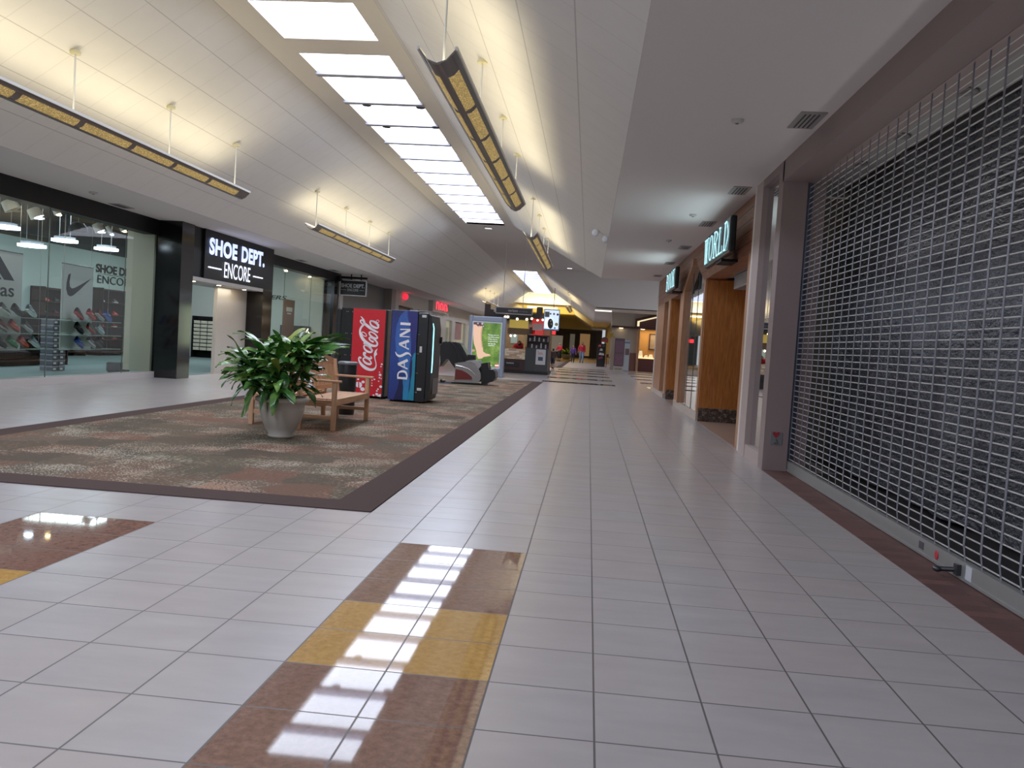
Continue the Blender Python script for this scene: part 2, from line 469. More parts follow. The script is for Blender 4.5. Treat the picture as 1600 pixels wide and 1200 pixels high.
w = MB(); w.poly([(2.19, 10.27, .17), (2.19, 11.2, .17), (2.19, 11.2, 3.52), (2.19, 10.27, 3.52)]); struct('window_10', w, GL)
# space behind narrow window
c = MB(); c.box(2.4, 2.45, 10.27, 11.0, 0, .4); struct('trim_6', c, PK)
c = MB(); c.box(XR, 2.45, Y0, 10.02, -.02, .004); 
def brick_mat():
    t = MT('brick_threshold'); x, y, z = t.pos()
    r = (y/.105).floor(); k = (y/.105).frac(); jx = ((x-2.12)/.2).frac()
    g = ((k-.5).abs().gt(.45)); rnd = t.white(t.vec(r, ((x-2.12)/.2).floor(), 0.))
    col = t.mix(rnd, lin((84, 50, 46)), lin((112, 70, 62)))
    n = t.noise(t.tc.outputs['Object'], 40, 3)
    col = t.mix(n*.5, col, lin((70, 52, 50)))
    t.set(col=t.mix(g*.6, col, lin((66, 52, 50))), rough=.7); t.bump(g*-1., .3, .004); return t.m
struct('trim_7', c, brick_mat())
# inside of the closed unit: floor, ceiling bulkhead, back
c = MB(); c.box(2.62, 3.6, Y0, 11.6, 3.52, 3.58); struct('ceiling_closed_shop', c, plain((150, 148, 146), .8))
c = MB(); c.box(9, 9.1, Y0, 28, 0, 3.6); struct('wall_right_back', c, plain((60, 58, 60), .7))
c = MB(); c.box(2.62, 9, 11.62, 11.72, 0, 3.5); struct('wall_right_divider', c, plain((120, 112, 104), .7))

# ------------------------------------------------------------------ book shop front
WD = wood((118, 84, 66), (146, 108, 88), axis=1, scale=5)
WDV = wood((150, 86, 42), (192, 118, 62), axis=2, scale=5, rough=.3)
WDP = wood((158, 106, 74), (188, 136, 102), axis=2, scale=5)
XB = 2.20
def plank_header_mat():
    t = MT('plank_header'); x, y, z = t.pos()
    g = ((((z-2.8)/.165).frac()-.5).abs()).gt(.455)*z.gt(2.95)
    q = t.noise(t.vec(x*20., y*1.6, z*20.), 1.6, 5)
    col = t.ramp(q, [(.3, lin((138, 86, 62))), (.7, lin((168, 112, 84)))])
    t.set(col=t.mix(g*.85, col, lin((40, 26, 22))), rough=.5, spec=.3); t.bump(g*-1., .5, .01); return t.m
PH = plank_header_mat()
c = MB()
c.box(XB, XB+.35, 12.0, 16.97, 2.8, ZS)              # over first opening
c.box(XB, XB+.35, 19.95, 28.0, 2.8, ZS)             # over second opening
c.prism([(16.97, 2.78), (18.5, 3.30), (19.95, 2.8), (19.95, ZS), (16.97, ZS)], 'x', XB, XB+.35)
struct('wall_right_planks', c, PH)
c = MB(); c.box(XB, XB+.2, 12.0, 12.35, 0, 2.8); struct('trim_8', c, WDP)
c = MB(); c.box(XB, XB+.2, 16.75, 16.97, .16, 2.8); struct('trim_9', c, WDP)
c = MB(); c.box(XB, XB+.35, 19.85, 21.2, .16, 2.8).prism([(18.5, 3.38), (18.5, 3.24), (19.8, 2.76), (19.8, .16), (20.02, .16), (20.02, 2.8)], 'x', XB-.07, XB+.1); struct('trim_10', c, WDP)
MAR = plain((176, 160, 148), .35, var=.12, scale=20)
c = MB(); c.box(XB-.01, XB+.4, 16.75, 21.2, 0, .16); struct('trim_11', c, MAR)
c = MB(); c.box(XB-.01, XB+.4, 24.2, 28.0, 0, .14); struct('trim_12', c, MAR)
c = MB(); c.box(XB, XB+.35, 23.75, 24.3, .14, 2.8); struct('trim_13', c, WDP)
c = MB(); c.box(XB, XB+.35, 25.6, 27.9, .14, 2.8); struct('trim_14', c, WDP)
c = MB(); c.box(XB-.02, XB+.5, 27.9, 28.15, 0, ZS); struct('trim_15', c, IVR)
c = MB(); c.box(XB, 13, 28.15, 28.3, 0, ZS); struct('wall_side_hall.001', c, plain((150, 140, 134), .7))
# mirror-like pointed window, with two thin joints
MIR = MT('dark_reflective_glass'); MIR.set(col=lin((190, 196, 196)), metal=.9, rough=.012); MIR = MIR.m
w = MB(); w.poly([(XB+.02, 16.97, .16), (XB+.02, 19.9, .16), (XB+.02, 19.9, 2.84), (XB+.02, 18.5, 3.34), (XB+.02, 16.97, 2.8)]); wn = struct('window_11', w, MIR)
k = MB(); k.box(XB+.012, XB+.02, 17.9, 17.912, .16, 3.1).box(XB+.012, XB+.02, 18.9, 18.912, .16, 3.1); q = k.build('glass_joints', plain((70, 74, 74), .4), parent=wn)
w = MB(); w.poly([(XB+.10, 24.3, .14), (XB+.10, 25.6, .14), (XB+.10, 25.6, 2.8), (XB+.10, 24.3, 2.8)]); struct('window_12', w, MIR)
# the two recessed entries: panels facing the viewer with a dark marble plinth
def dark_marble():
    t = MT('dark_marble'); x, y, z = t.pos(); n = t.noise(t.tc.outputs['Object'], 14, 6, .7)
    t.set(col=t.ramp(n, [(.42, lin((52, 40, 36))), (.55, lin((84, 70, 62))), (.64, lin((150, 140, 128)))]), rough=.3); return t.m
DM = dark_marble()
for k, (ya, x1) in enumerate([(16.66, 5.2), (23.66, 5.2)]):
    c = MB(); c.box(XB+.02, x1, ya, ya+.06, .27, 2.78); o = struct('door_%d' % (k+1), c, WDV)
    c = MB(); c.box(XB+.02, x1, ya-.02, ya+.06, 0, .27); o2 = c.build('plinth', DM, parent=o)
c = MB(); c.box(XB, 5.2, 12.0, 16.75, -.02, .003).box(XB, 5.2, 21.2, 23.75, -.02, .003); struct('floor_shop_entry', c, plain((150, 122, 106), .4, var=.04))
c = MB(); c.box(5.2, 5.3, 11.72, 28.15, 0, 3.5); struct('wall_book_shop_back', c, plain((96, 76, 60), .7))
c = MB(); c.box(XB+.35, 5.2, 11.72, 28.15, 2.84, 2.9); struct('ceiling_book_shop', c, plain((170, 166, 160), .8))
# roll-up hoods above the entries
for k, (a, b) in enumerate([(12.4, 16.0), (21.3, 23.4)]):
    hd = MB(); hd.box(2.62, 2.86, a, b, 2.56, 2.82)
    o = hd.build('shutter_hood', plain((176, 178, 182), .35, metal=.3), bevel=.02)
    tag(o, ['grey metal shutter hood above the nearer bookshop entry', 'grey metal shutter hood above the farther bookshop entry'][k], 'shutter box', 'shutter hoods of the bookshop')
# ------------------------------------------------------------------ left side: shoe shop front
GRAN = MT('polished_black_granite'); _p = GRAN.pos(); _n = GRAN.noise(GRAN.tc.outputs['Object'], 30, 4)
GRAN.set(col=GRAN.mix(_n, lin((6, 6, 7)), lin((24, 22, 22))), rough=.12, spec=.5); GRAN = GRAN.m
BLK = plain((11, 11, 13), .55, spec=.25)
XF = -9.42
c = MB(); c.box(-10.3, XL+.02, Y0, 18.5, 3.27, ZS); struct('wall_left_header', c, BLK)
c = MB(); c.box(-10.3, XF, 18.5, 19.1, 0, ZS); struct('trim_30', c, GRAN)
c = MB(); c.box(-10.6, XF-.06, 19.1, 19.66, 2.36, ZS).box(-10.6, XF, 19.66, 24.1, 2.42, ZS); struct('wall_left_fascia', c, BLK)
c = MB(); c.box(-10.6, XF-.005, 19.1, 23.4, 2.33, 2.42); struct('ceiling_shop_entry', c, plain((176, 172, 168), .7))
c = MB(); c.box(-10.3, XF, 23.4, 24.1, 0, 2.42); struct('trim_31', c, GRAN)
c = MB(); c.box(-10.0, -9.9, 21.5, 23.4, 0, 2.33); struct('wall_left_entry', c, plain((186, 178, 168), .7))
c = MB(); c.box(-10.3, XL+.02, 24.1, 32.7, 3.3, ZS); struct('wall_left_header.001', c, BLK)
c = MB(); c.box(-10.4, XL+.06, 31.75, 32.35, 0, 3.3); struct('trim_32', c, GRAN)
c = MB(); c.box(-10.3, XL+.12, 32.35, 32.75, 0, 3.4); struct('trim_33', c, plain((176, 170, 164), .6))
KERB = plain((186, 180, 178), .5, var=.04)
c = MB(); c.box(-10.2, XL+.04, Y0, 18.5, 0, .14); struct('trim_34', c, KERB)
c = MB(); c.box(-10.2, XL+.04, 24.1, 31.75, 0, .14); struct('trim_35', c, KERB)
GLS = thin_glass((232, 244, 240), 1.0, 'shop_window_glass')
ys = [Y0, -4.5, -2, .55, 3.1, 5.65, 8.2, 10.75, 13.0, 14.65, 17.2, 18.5]
edge = plain((70, 84, 78), .3)
for i, (a, b) in enumerate(zip(ys[:-1], ys[1:])):
    w = MB(); w.poly([(XL, a, .14), (XL, b, .14), (XL, b, 3.27), (XL, a, 3.27)]); o = struct('window_%d' % (40+i), w, GLS)
    if i: k = MB(); k.box(XL-.006, XL+.006, a-.009, a+.009, .14, 3.27); k.build('glass_joint', edge, parent=o)
for i, (a, b) in enumerate([(24.1, 26.6), (26.6, 29.2), (29.2, 31.75)]):
    w = MB(); w.poly([(XL, a, .14), (XL, b, .14), (XL, b, 3.3), (XL, a, 3.3)]); o = struct('window_%d' % (60+i), w, GLS)
    if i: k = MB(); k.box(XL-.006, XL+.006, a-.009, a+.009, .14, 3.3); k.build('glass_joint', edge, parent=o)
# interior of the shoe shop
CRP = MT('shop_carpet'); _p = CRP.pos(); _n = CRP.noise(CRP.tc.outputs['Object'], 90, 3)
CRP.set(col=CRP.mix(_n, lin((78, 98, 100)), lin((116, 134, 134))), rough=.95, spec=.05); CRP = CRP.m
c = MB(); c.box(-17.2, XL-.2, Y0, 31.6, -.02, .005).box(-10.25, -9.9, 19.1, 21.4, -.02, .006); struct('floor_shoe_shop', c, CRP)
c = MB(); c.box(-17.2, -10.3, Y0, 31.6, 4.3, 4.4); struct('ceiling_shoe_shop', c, plain((56, 58, 62), .8))
TEAL = plain((188, 208, 204), .7, var=.02)
c = MB(); c.box(-17.2, -17.1, Y0, 31.6, 0, 4.3); struct('wall_left_back', c, TEAL)
c = MB(); c.box(-17.1, -17.07, Y0, 31.5, 3.55, 4.3); struct('trim_38', c, plain((58, 66, 68), .8))
c = MB(); c.box(-17.2, XL-.3, 31.5, 31.6, 0, 4.3); struct('wall_left_end', c, plain((196, 206, 202), .7, var=.02))
c = MB(); c.box(-10.68, XL-.03, 18.42, 18.5, 0.14, 3.4); struct('wall_left_return', c, plain((196, 190, 172), .7, var=.02))
c = MB(); c.box(-10.9, -10.3, 24.1, 24.2, 0, 3.4); struct('wall_left_return.001', c, TEAL)
c = MB(); c.box(-10.9, -10.3, Y0, 31.6, 3.4, 4.35); struct('wall_left_bulkhead', c, plain((120, 122, 120), .8))
# gray closed front and pale fronts farther on
GRY = plain((92, 90, 92), .6)
def corrug():
    t = MT('grey_rolling_door'); x, y, z = t.pos(); g = ((z/.09).frac()-.5).abs()
    t.set(col=t.mix(g, lin((84, 82, 84)), lin((104, 102, 104))), rough=.5); t.bump(g, .5, .01); return t.m
c = MB(); c.box(-10.5, -10.25, 32.75, 41.0, 0, ZS); o = struct('door_10', c, corrug())
c = MB(); c.box(-10.3, -9.9, 41.0, 41.9, 0, ZS); struct('trim_36', c, plain((140, 134, 128), .6))
PALE = plain((186, 180, 170), .7, var=.03)
c = MB()
c.box(-10.3, -9.9, 41.9, 56.5, 2.9, ZS)
c.box(-10.3, -9.9, 41.9, 56.5, 0, .3)
for a, b in [(41.9, 42.6), (46.2, 47.4), (49.4, 56.5)]: c.box(-10.3, -9.9, a, b, .3, 2.9)
c.box(-10.3, -9.9, 56.5, 90, 2.62, ZS)
for a, b in [(56.5, 57.2), (59.8, 61.2), (66.5, 67.4), (72, 73.5), (79, 80.5), (86, 90)]: c.box(-10.3, -9.9, a, b, 0, 2.62)
c.box(-10.3, -9.9, 90, YE, 0, ZS)
struct('wall_left', c, PALE)
c = MB(); c.box(-10.2, -10.1, 42.6, 46.2, .3, 2.9); struct('window_70', c, plain((74, 46, 32), .5))
c = MB(); c.box(-10.2, -10.1, 47.4, 49.4, .3, 2.9); struct('window_71', c, plain((40, 40, 44), .4))
wn = plain((168, 164, 138), .3)
for i, (a, b) in enumerate([(57.2, 59.8), (61.2, 66.5), (67.4, 72), (73.5, 79), (80.5, 86)]):
    c = MB(); c.box(-10.2, -10.1, a, b, 0, 2.62); struct('window_%d' % (72+i), c, glow((188, 184, 150), .22, (150, 146, 120)))
c = MB(); c.box(-19, -10.3, 31.6, YE, 0, .02); struct('trim_37', c, GRY)

# ------------------------------------------------------------------ lettering of the main sign (letters stand on the fascia)
WHT = glow((176, 194, 255), 1.25, (220, 220, 230)); WH2 = glow((225, 232, 255), 1.2, (220, 220, 225))
s = thing('shop_sign', 'large lit white lettering on the black fascia over the shoe shop entry', 'sign', (XF, 21.5, 2.42))
P = at(324, 368.5, 0, XF); Q = at(411, 418, 0, XF)
for wd, ya, yb in (('SHOE', 19.83, 21.46), ('DEPT.', 21.74, 23.33)):
    c = MB(); c.flat(text_polys(wd, yb-ya, .42, embolden=.045, spacing=1.06), (XF+.03, ya, 3.02), (0, 1, 0), (0, 0, 1)); c.build('upper_lettering', WHT, parent=s)
c = MB(); c.flat(text_polys('ENCORE', 1.64, .40, embolden=.0), (XF+.03, 20.72, 2.52), (0, 1, 0), (0, 0, 1)); c.build('lower_lettering', WH2, parent=s)
for a, b in ((19.86, 20.56), (22.62, 23.26)):
    c = MB(); c.box(XF+.002, XF+.03, a, b, 2.695, 2.725); c.build('rule_line', WH2, parent=s)
# downlights in the entry soffit
for i, (y, lab) in enumerate([(19.5, 'nearest round downlight in the shoe shop entry soffit'), (20.9, 'middle round downlight in the shoe shop entry soffit'), (22.5, 'farthest round downlight in the shoe shop entry soffit')]):
    t = thing('downlight', lab, 'ceiling light', (-9.6, y, 2.33), 'entry downlights of the shoe shop')
    c = MB(); c.lathe([(.09, 2.33), (.09, 2.318), (.065, 2.318)], -9.6, y); c.build('trim_ring', plain((200, 198, 190), .4), parent=t)
    c = MB(); c.lathe([(.001, 2.312), (.05, 2.316), (.065, 2.322)], -9.6, y); c.build('lamp', glow((255, 225, 170), 30), parent=t)
# blade sign
t = thing('blade_sign', 'small black hanging sign with white frame beside the shoe shop', 'sign', (-9.38, 32.4, 2.8))
c = MB(); c.box(-9.93, -8.84, 32.36, 32.44, 2.79, 3.38); c.build('panel', plain((16, 18, 24), .4), parent=t)
c = MB()
for b in ((-9.93, -8.84, 2.77, 2.80), (-9.93, -8.84, 3.36, 3.39), (-9.93, -9.9, 2.77, 3.39), (-8.87, -8.84, 2.77, 3.39)): c.box(b[0], b[1], 32.34, 32.46, b[2], b[3])
c.build('frame', plain((205, 205, 205), .4), parent=t)
c = MB(); c.flat(text_polys('SHOE DEPT.', .94, .15, embolden=.03), (-9.86, 32.35, 3.09), (1, 0, 0), (0, 0, 1))
c.flat(text_polys('ENCORE', .44, .1), (-9.6, 32.35, 2.95), (1, 0, 0), (0, 0, 1)); c.box(-9.86, -9.65, 32.345, 32.355, 2.99, 3.0).box(-9.12, -8.93, 32.345, 32.355, 2.99, 3.0)
c.build('lettering', plain((176, 178, 182), .5), parent=t)
c = MB(); c.box(-9.95, -8.84, 32.36, 32.44, 3.44, 3.52).box(-9.5, -9.46, 32.38, 32.42, 3.38, 3.62).box(-9.1, -9.06, 32.38, 32.42, 3.38, 3.62); c.build('bracket', BLK, parent=t)
# dark camera dome next to it
t = thing('security_camera', 'small dark camera at the top of the white pilaster by the hanging sign', 'camera', (-9.82, 32.2, 3.3))
c = MB(); c.box(-9.97, -9.84, 32.13, 32.27, 3.3, 3.5); c.build('body', BLK, parent=t, bevel=.02)
c = MB(); c.ell((-9.83, 32.2, 3.38), .05, .05, .05); c.build('lens', plain((60, 62, 66), .15), parent=t)

# ------------------------------------------------------------------ banners, wall lettering, pendants in the shop window
BAN = plain((214, 216, 216), .6, var=.02); INK = plain((34, 34, 40), .6)
def banner(name, label, y0, y1, z0, z1):
    t = thing(name, label, 'banner', (-10.6, (y0+y1)/2, z0), 'white brand banners in the shoe shop window')
    c = MB(); c.box(-10.605, -10.6, y0, y1, z0, z1); c.build('cloth', BAN, parent=t)
    c = MB(); c.tube([(-10.602, y0, z1), (-10.602, y1, z1)], .012); c.build('hanging_rod', plain((120, 120, 120), .3, .8), parent=t)
    for y in (y0+.08, y1-.08): c = MB(); c.tube([(-10.602, y, z1), (-10.602, y, 4.3)], .003, 4); c.build('wire', plain((150, 150, 150), .4), parent=t)
    return t
t = banner('window_banner', 'white hanging banner with a black tick mark in the shoe shop window', 15.95, 17.02, .6, 2.35)
tick = [(.05, .52), (-.01, .35), (-.02, .2), (.04, .08), (.14, .04), (.26, .07), (.5, .2), (.98, .50), (.5, .31), (.3, .24), (.2, .22), (.12, .26), (.1, .36), (.14, .55)]
c = MB(); c.flat([tick], (-10.598, 16.12, 1.66), (0, .85, 0), (0, 0, .92)); c.build('tick_mark', INK, parent=t)
t = banner('window_banner', 'white hanging banner with a black three-bar mark in the shoe shop window', 13.2, 14.78, .6, 2.4)
def tri_bars():
    out = []
    for x, h in ((0, .33), (.33, .63), (.66, .93)):
        w = .27; sl = .42
        out.append([(x, 0), (x+w, 0), (x+w-sl*h, h), (x-sl*h+.02, h-.12)] if h > .3 else [])
    return out
c = MB(); c.flat(tri_bars(), (-10.598, 13.62, 1.88), (0, 1.02, 0), (0, 0, .45)); c.flat(text_polys('adidas', 1.15, .24, embolden=.015), (-10.598, 13.42, 1.58), (0, 1, 0), (0, 0, 1)); c.build('three_bar_mark', INK, parent=t)
# lettering on back wall
t = thing('wall_lettering', 'black painted store lettering on the pale back wall of the shoe shop', 'sign', (-17.08, 28.2, 2.4))
P0 = at(150, 425, 0, -17.08); P1 = at(183, 412, 0, -17.08)
c = MB(); c.flat(text_polys('SHOE DEPT.', 2.75, .30, embolden=.035), (-17.08, P0.y, P0.z), (0, 1, 0), (0, 0, 1))
c.flat(text_polys('ENCORE', 2.3, .28), (-17.08, 27.68, 2.5), (0, 1, 0), (0, 0, 1)); c.box(-17.09, -17.08, 27.7, 29.5, 2.82, 2.83)
c.build('lettering', INK, parent=t)
t = thing('wall_lettering', 'slanted grey brand lettering on the pale end wall behind the right-hand shop window', 'sign', (-12.3, 31.49, 2.3))
c = MB(); c.flat(text_polys('SKECHERS', 1.9, .16, embolden=.02, shear=.25), (-13.62, 31.49, 2.42), (1, 0, 0), (0, 0, 1)); c.build('lettering', INK, parent=t)
# pendant lights
def pendant(x, y, z, lab):
    t = thing('pendant_light', lab, 'pendant light', (x, y, z), 'flat pendant lights in the shoe shop')
    c = MB(); c.prism([(-.3+x, y-.12), (-.18+x, y-.3), (.18+x, y-.3), (.3+x, y-.12), (.3+x, y+.12), (.18+x, y+.3), (-.18+x, y+.3), (-.3+x, y+.12)], 'z', z, z+.06); c.build('lit_panel', glow((215, 228, 255), 9), parent=t)
    c = MB(); c.prism([(-.24+x, y-.1), (-.14+x, y-.24), (.14+x, y-.24), (.24+x, y-.1), (.24+x, y+.1), (.14+x, y+.24), (-.14+x, y+.24), (-.24+x, y+.1)], 'z', z+.06, z+.13); c.build('housing', plain((120, 124, 126), .5), parent=t)
    for dx in (-.15, .15): c = MB(); c.tube([(x+dx, y, z+.1), (x+dx, y, 4.32)], .006, 5); c.build('cable', plain((170, 174, 176), .4), parent=t)
for q, lab in [((8, 357), 'flat lit pendant at the far left end of the shoe shop window'), ((50, 386), 'lowest flat lit pendant, above the gap between the two banners'), ((101, 378), 'flat lit pendant above the tick-mark banner'),
               ((166, 391), 'flat lit pendant above the painted store lettering')]:
    p = at(q[0], q[1], 0, -14.); pendant(-14., p.y, p.z, lab)
p = at(122, 364, 0, -12.5); 
t = thing('pendant_light', 'unlit grey dome pendant between the lit flat pendants', 'pendant light', tuple(p))
c = MB(); c.lathe([(.02, .26), (.12, .24), (.2, .14), (.22, .02), (.2, .0)], p.x, p.y, p.z); c.build('dome', plain((40, 42, 44), .5), parent=t)
c = MB(); c.tube([(p.x, p.y, p.z+.24), (p.x, p.y, 4.32)], .006, 5); c.build('cable', plain((170, 174, 176), .4), parent=t)
# spotlights just behind the window glass, on the bulkhead
def spot(q, lab, col, s, x=-11.15, r=.07):
    p = at(q[0], q[1], 0, x)
    t = thing('spotlight', lab, 'spotlight', tuple(p), 'spotlights behind the shoe shop windows')
    c = MB(); c.tube([(p.x-.02, p.y, p.z), (p.x-.1, p.y-.04, p.z+.17)], [r, r*.9], 12); c.build('can', plain((196, 190, 178), .5), parent=t)
    c = MB(); c.ell((p.x+.0, p.y, p.z-.012), r*.8, r*.8, .02); c.build('lens', glow(col, s), parent=t)
    c = MB(); c.tube([(p.x-.09, p.y-.03, p.z+.1), (p.x-.09, p.y-.03, 4.32)], .01, 6); c.build('stem', plain((110, 110, 110), .4), parent=t)
WARM, COOL = (255, 214, 150), (215, 230, 255)
spot((92, 335), 'warm small spotlight at the top of the big shoe shop window', WARM, 25)
spot((195, 361), 'warm small spotlight by the beige return wall of the shop window', WARM, 25)
spot((60, 340), 'white-lit large spotlight near the top left of the shop window', COOL, 20, r=.13)
spot((158, 362), 'white-lit large spotlight above the painted lettering', COOL, 20, r=.11)
spot((175, 366), 'small cool spotlight right of the painted lettering', COOL, 16, r=.05)
spot((22, 328), 'beige spotlight can at the top left corner of the shop window', (90, 80, 60), .6, r=.15)
spot((447, 423), 'bright spotlight at the left end of the right-hand shop window', WARM, 40, -10.7)
spot((484, 432), 'bright spotlight in the middle of the right-hand shop window', WARM, 40, -10.7)
spot((500, 436), 'bright spotlight at the right end of the right-hand shop window', WARM, 40, -10.7)
# shelves and shoes
def make_shoe(cols):
    up, sole, acc = cols
    t = thing('trainer_shoe', '', 'shoe', (0, 0, 0), local=True)
    c = MB(); prof = [(0, .0), (.045, .004), (.1, .0), (.2, .004), (.29, .02)]
    out = [(-.01, -.036), (.0, -.042), (.1, -.034), (.18, -.05), (.25, -.046), (.295, -.015), (.295, .012), (.25, .04), (.18, .044), (.1, .034), (.0, .04), (-.01, .034)]
    c.prism([(y, x) for x, y in out], 'z', 0, .028); c.build('sole', plain(sole, .5), parent=t, bevel=.008)
    c = MB(); rings = [(-.005, .04, .105), (.03, .042, .11), (.08, .038, .10), (.12, .038, .085), (.17, .044, .062), (.23, .044, .045), (.28, .03, .028), (.292, .01, .012)]
    vs = []; fs = []
    for x, w, h in rings:
        for j in range(8):
            a = PI*j/7; vs.append((w*math.cos(a), x, .026+h*math.sin(a)**.7))
    for i in range(len(rings)-1):
        for j in range(7): fs.append((i*8+j, i*8+j+1, (i+1)*8+j+1, (i+1)*8+j))
    c.add(vs, fs, True); c.build('upper', plain(up, .6), parent=t)
    c = MB(); c.prism([(.02, .05), (.12, .05), (.16, .075), (.1, .065)], 'x', -.046, .046); c.build('side_flash', plain(acc, .6), parent=t)
    return t
PAL = {'black and red': ((30, 28, 30), (200, 40, 45), (180, 30, 40)), 'red': ((190, 44, 46), (225, 90, 80), (240, 200, 190)), 'blue': ((40, 70, 150), (60, 95, 190), (200, 210, 230)),
       'black': ((30, 30, 34), (24, 24, 26), (130, 130, 134)), 'grey and white': ((96, 98, 104), (220, 220, 220), (180, 180, 184)), 'green and red': ((52, 78, 62), (200, 50, 60), (60, 100, 80)),
       'orange': ((230, 80, 60), (236, 110, 80), (250, 200, 190)), 'pale blue': ((150, 176, 190), (210, 220, 225), (230, 236, 240)), 'dark red': ((110, 24, 32), (200, 190, 186), (150, 40, 44)), 'green': ((54, 140, 86), (60, 150, 100), (200, 230, 210))}
PROTO = {}
def place_shoe(kind, q, lab, tilt=.5, x=-10.42, zs=0):
    p = at(q[0], q[1], 0, x)
    if kind not in PROTO: o = PROTO[kind] = make_shoe(PAL[kind])
    else: o = dup(PROTO[kind])
    o.location = (x, p.y-.12, zs+.302*math.sin(tilt)+.004); o.rotation_euler = (-tilt, 0, 0); o['label'] = lab; o['group'] = 'display shoes in the shop window'
glassy = thin_glass((215, 240, 232), 2.0, 'shelf_glass')
rows = {}
for lab, zz, ya, yb, g in [('top', 1.22, 15.8, 17.6, 'tick-mark'), ('middle', .93, 15.8, 17.6, 'tick-mark'), ('bottom', .64, 15.8, 17.6, 'tick-mark'), ('top', 1.22, 13.3, 15.3, 'three-bar'), ('middle', .93, 13.3, 15.3, 'three-bar'), ('bottom', .64, 13.3, 15.3, 'three-bar')]:
    t = thing('glass_shelf', f'{lab} clear glass shelf in front of the {g} banner', 'shelf', (-10.42, (ya+yb)/2, zz), 'glass shelves in the shop window')
    c = MB(); c.box(-10.55, -10.27, ya, yb, zz-.012, zz); c.build('pane', [plain((170, 196, 188), .1)], parent=t)
    zt_ = {'top': 3.4, 'middle': 1.2, 'bottom': .91}[lab]
    for y in (ya+.1, yb-.1): c = MB(); c.tube([(-10.53, y, zz), (-10.53, y, zt_)], .004, 4); c.build('cable', plain((150, 150, 150), .3, .8), parent=t)
for r, (py, zz) in {'top': (494, 1.22), 'middle': (517, .93), 'bottom': (541, .64)}.items():
    kinds = {'top': ['black and red', 'red', 'dark red', 'blue'], 'middle': ['black', 'green and red', 'pale blue'], 'bottom': ['blue', 'grey and white', 'black']}[r]
    for k, (kd, px) in enumerate(zip(kinds, (123, 142, 156, 168))):
        place_shoe(kd, (px, py), f'{kd} trainer on the {r} glass shelf at the tick-mark banner', zs=zz)
for r, (py, zz) in {'top': (493, 1.22), 'middle': (517, .93), 'bottom': (541, .64)}.items():
    kinds = {'top': ['grey and white', 'black', 'pale blue'], 'middle': ['dark red', 'orange', 'grey and white'], 'bottom': ['black', 'green', 'orange', 'pale blue']}[r]
    for k, (kd, px) in enumerate(zip(kinds, {'top': (6, 26, 48), 'middle': (2, 21, 42), 'bottom': (0, 18, 35, 53)}[r])):
        place_shoe(kd, (px, py), f'{kd} trainer on the {r} glass shelf at the three-bar banner', .45, zs=zz)
# wooden display units against the back, with boxes
DWD = wood((44, 28, 24), (70, 46, 38), 2, 4)
def rack(name, label, x0, x1, y0, y1, h, levels):
    t = thing(name, label, 'display shelf', ((x0+x1)/2, (y0+y1)/2, .005), 'dark display units in the shoe shop')
    c = MB(); c.box(x0, x0+.04, y0, y1, .005, h); c.build('back_panel', DWD, parent=t)
    for y in (y0, y1-.04):
        c = MB(); c.box(x0, x1, y, y+.04, .005, h); c.build('side_panel', DWD, parent=t)
    for k in range(levels):
        z = .12+(h-.2)*k/(levels-1); c = MB(); c.box(x0, x1, y0, y1, z, z+.03); c.build('shelf_board', DWD, parent=t)
    return t
rack('display_unit', 'dark wooden shelf unit on the back wall left of the tick-mark banner', -17.08, -16.6, 24.2, 26.4, 2.15, 6)
rack('display_unit', 'dark wooden shelf unit on the back wall right of the tick-mark banner', -17.08, -16.5, 27.1, 30.2, 2.32, 6)
rack('display_unit', 'low dark shelf unit deep inside behind the three-bar banner', -14.2, -13.7, 18.0, 21.0, 1.35, 5)
rack('display_unit', 'tall brown display unit seen through the shoe shop entry', -16.3, -15.8, 30.3, 31.45, 2.45, 5)
def fill_unit(x, y0, y1, h, levels, side):
    kk = list(PAL)
    for k in range(1, levels-1):
        z = .12+(h-.2)*k/(levels-1)+.032
        for j in range(4):
            kd = kk[(k*3+j*7+len(side)) % len(kk)]
            o = dup(PROTO[kd]) if kd in PROTO else None
            if o is None: o = PROTO[kd] = make_shoe(PAL[kd])
            o.location = (x, y0+.15+(y1-y0-.5)*j/3, z); o.rotation_euler = (0, 0, 0); o['group'] = 'shoes on the dark back units'
            o['label'] = f'{kd} shoe, shelf {k} from below, place {j+1}, back unit {side} of tick banner'
fill_unit(-16.8, 24.25, 26.35, 2.15, 6, 'left'); fill_unit(-16.75, 27.15, 30.15, 2.32, 6, 'right')
# stack of shoe boxes
def make_box(sz, col, lid):
    t = thing('shoe_box', '', 'box', (0, 0, 0), local=True); a, b, h = sz
    c = MB(); c.box(-a/2, a/2, -b/2, b/2, 0, h*.72); c.build('carton', plain(col, .6), parent=t)
    c = MB(); c.box(-a/2-.004, a/2+.004, -b/2-.004, b/2+.004, h*.7, h*.98); c.build('lid', plain(lid, .6), parent=t)
    c = MB(); c.box(a/2, a/2+.006, -b*.32, b*.1, h*.2, h*.55); c.build('size_label', plain((214, 214, 216), .6), parent=t)
    return t
b0 = make_box((.3, .22, .125), (74, 78, 92), (126, 128, 140)); first = True
yb = at(78, 530, 0, -12.4).y
for r in range(9):
    for k, side in enumerate(('left', 'right')):
        o = b0 if first else dup(b0); first = False
        o.location = (-12.4, yb+k*.25, .005+.135*r)
        o['label'] = f'grey shoe box, layer {r+1} from floor, {side} column beside tick-mark banner'; o['group'] = 'grey shoe boxes stacked behind the shop window'
t = rack('display_unit', 'black shelf rack of shoe boxes seen through the shoe shop entry', -15.05, -14.95, 30.55, 31.4, .3, 2)
for ch in list(t.children): bpy.data.objects.remove(ch)
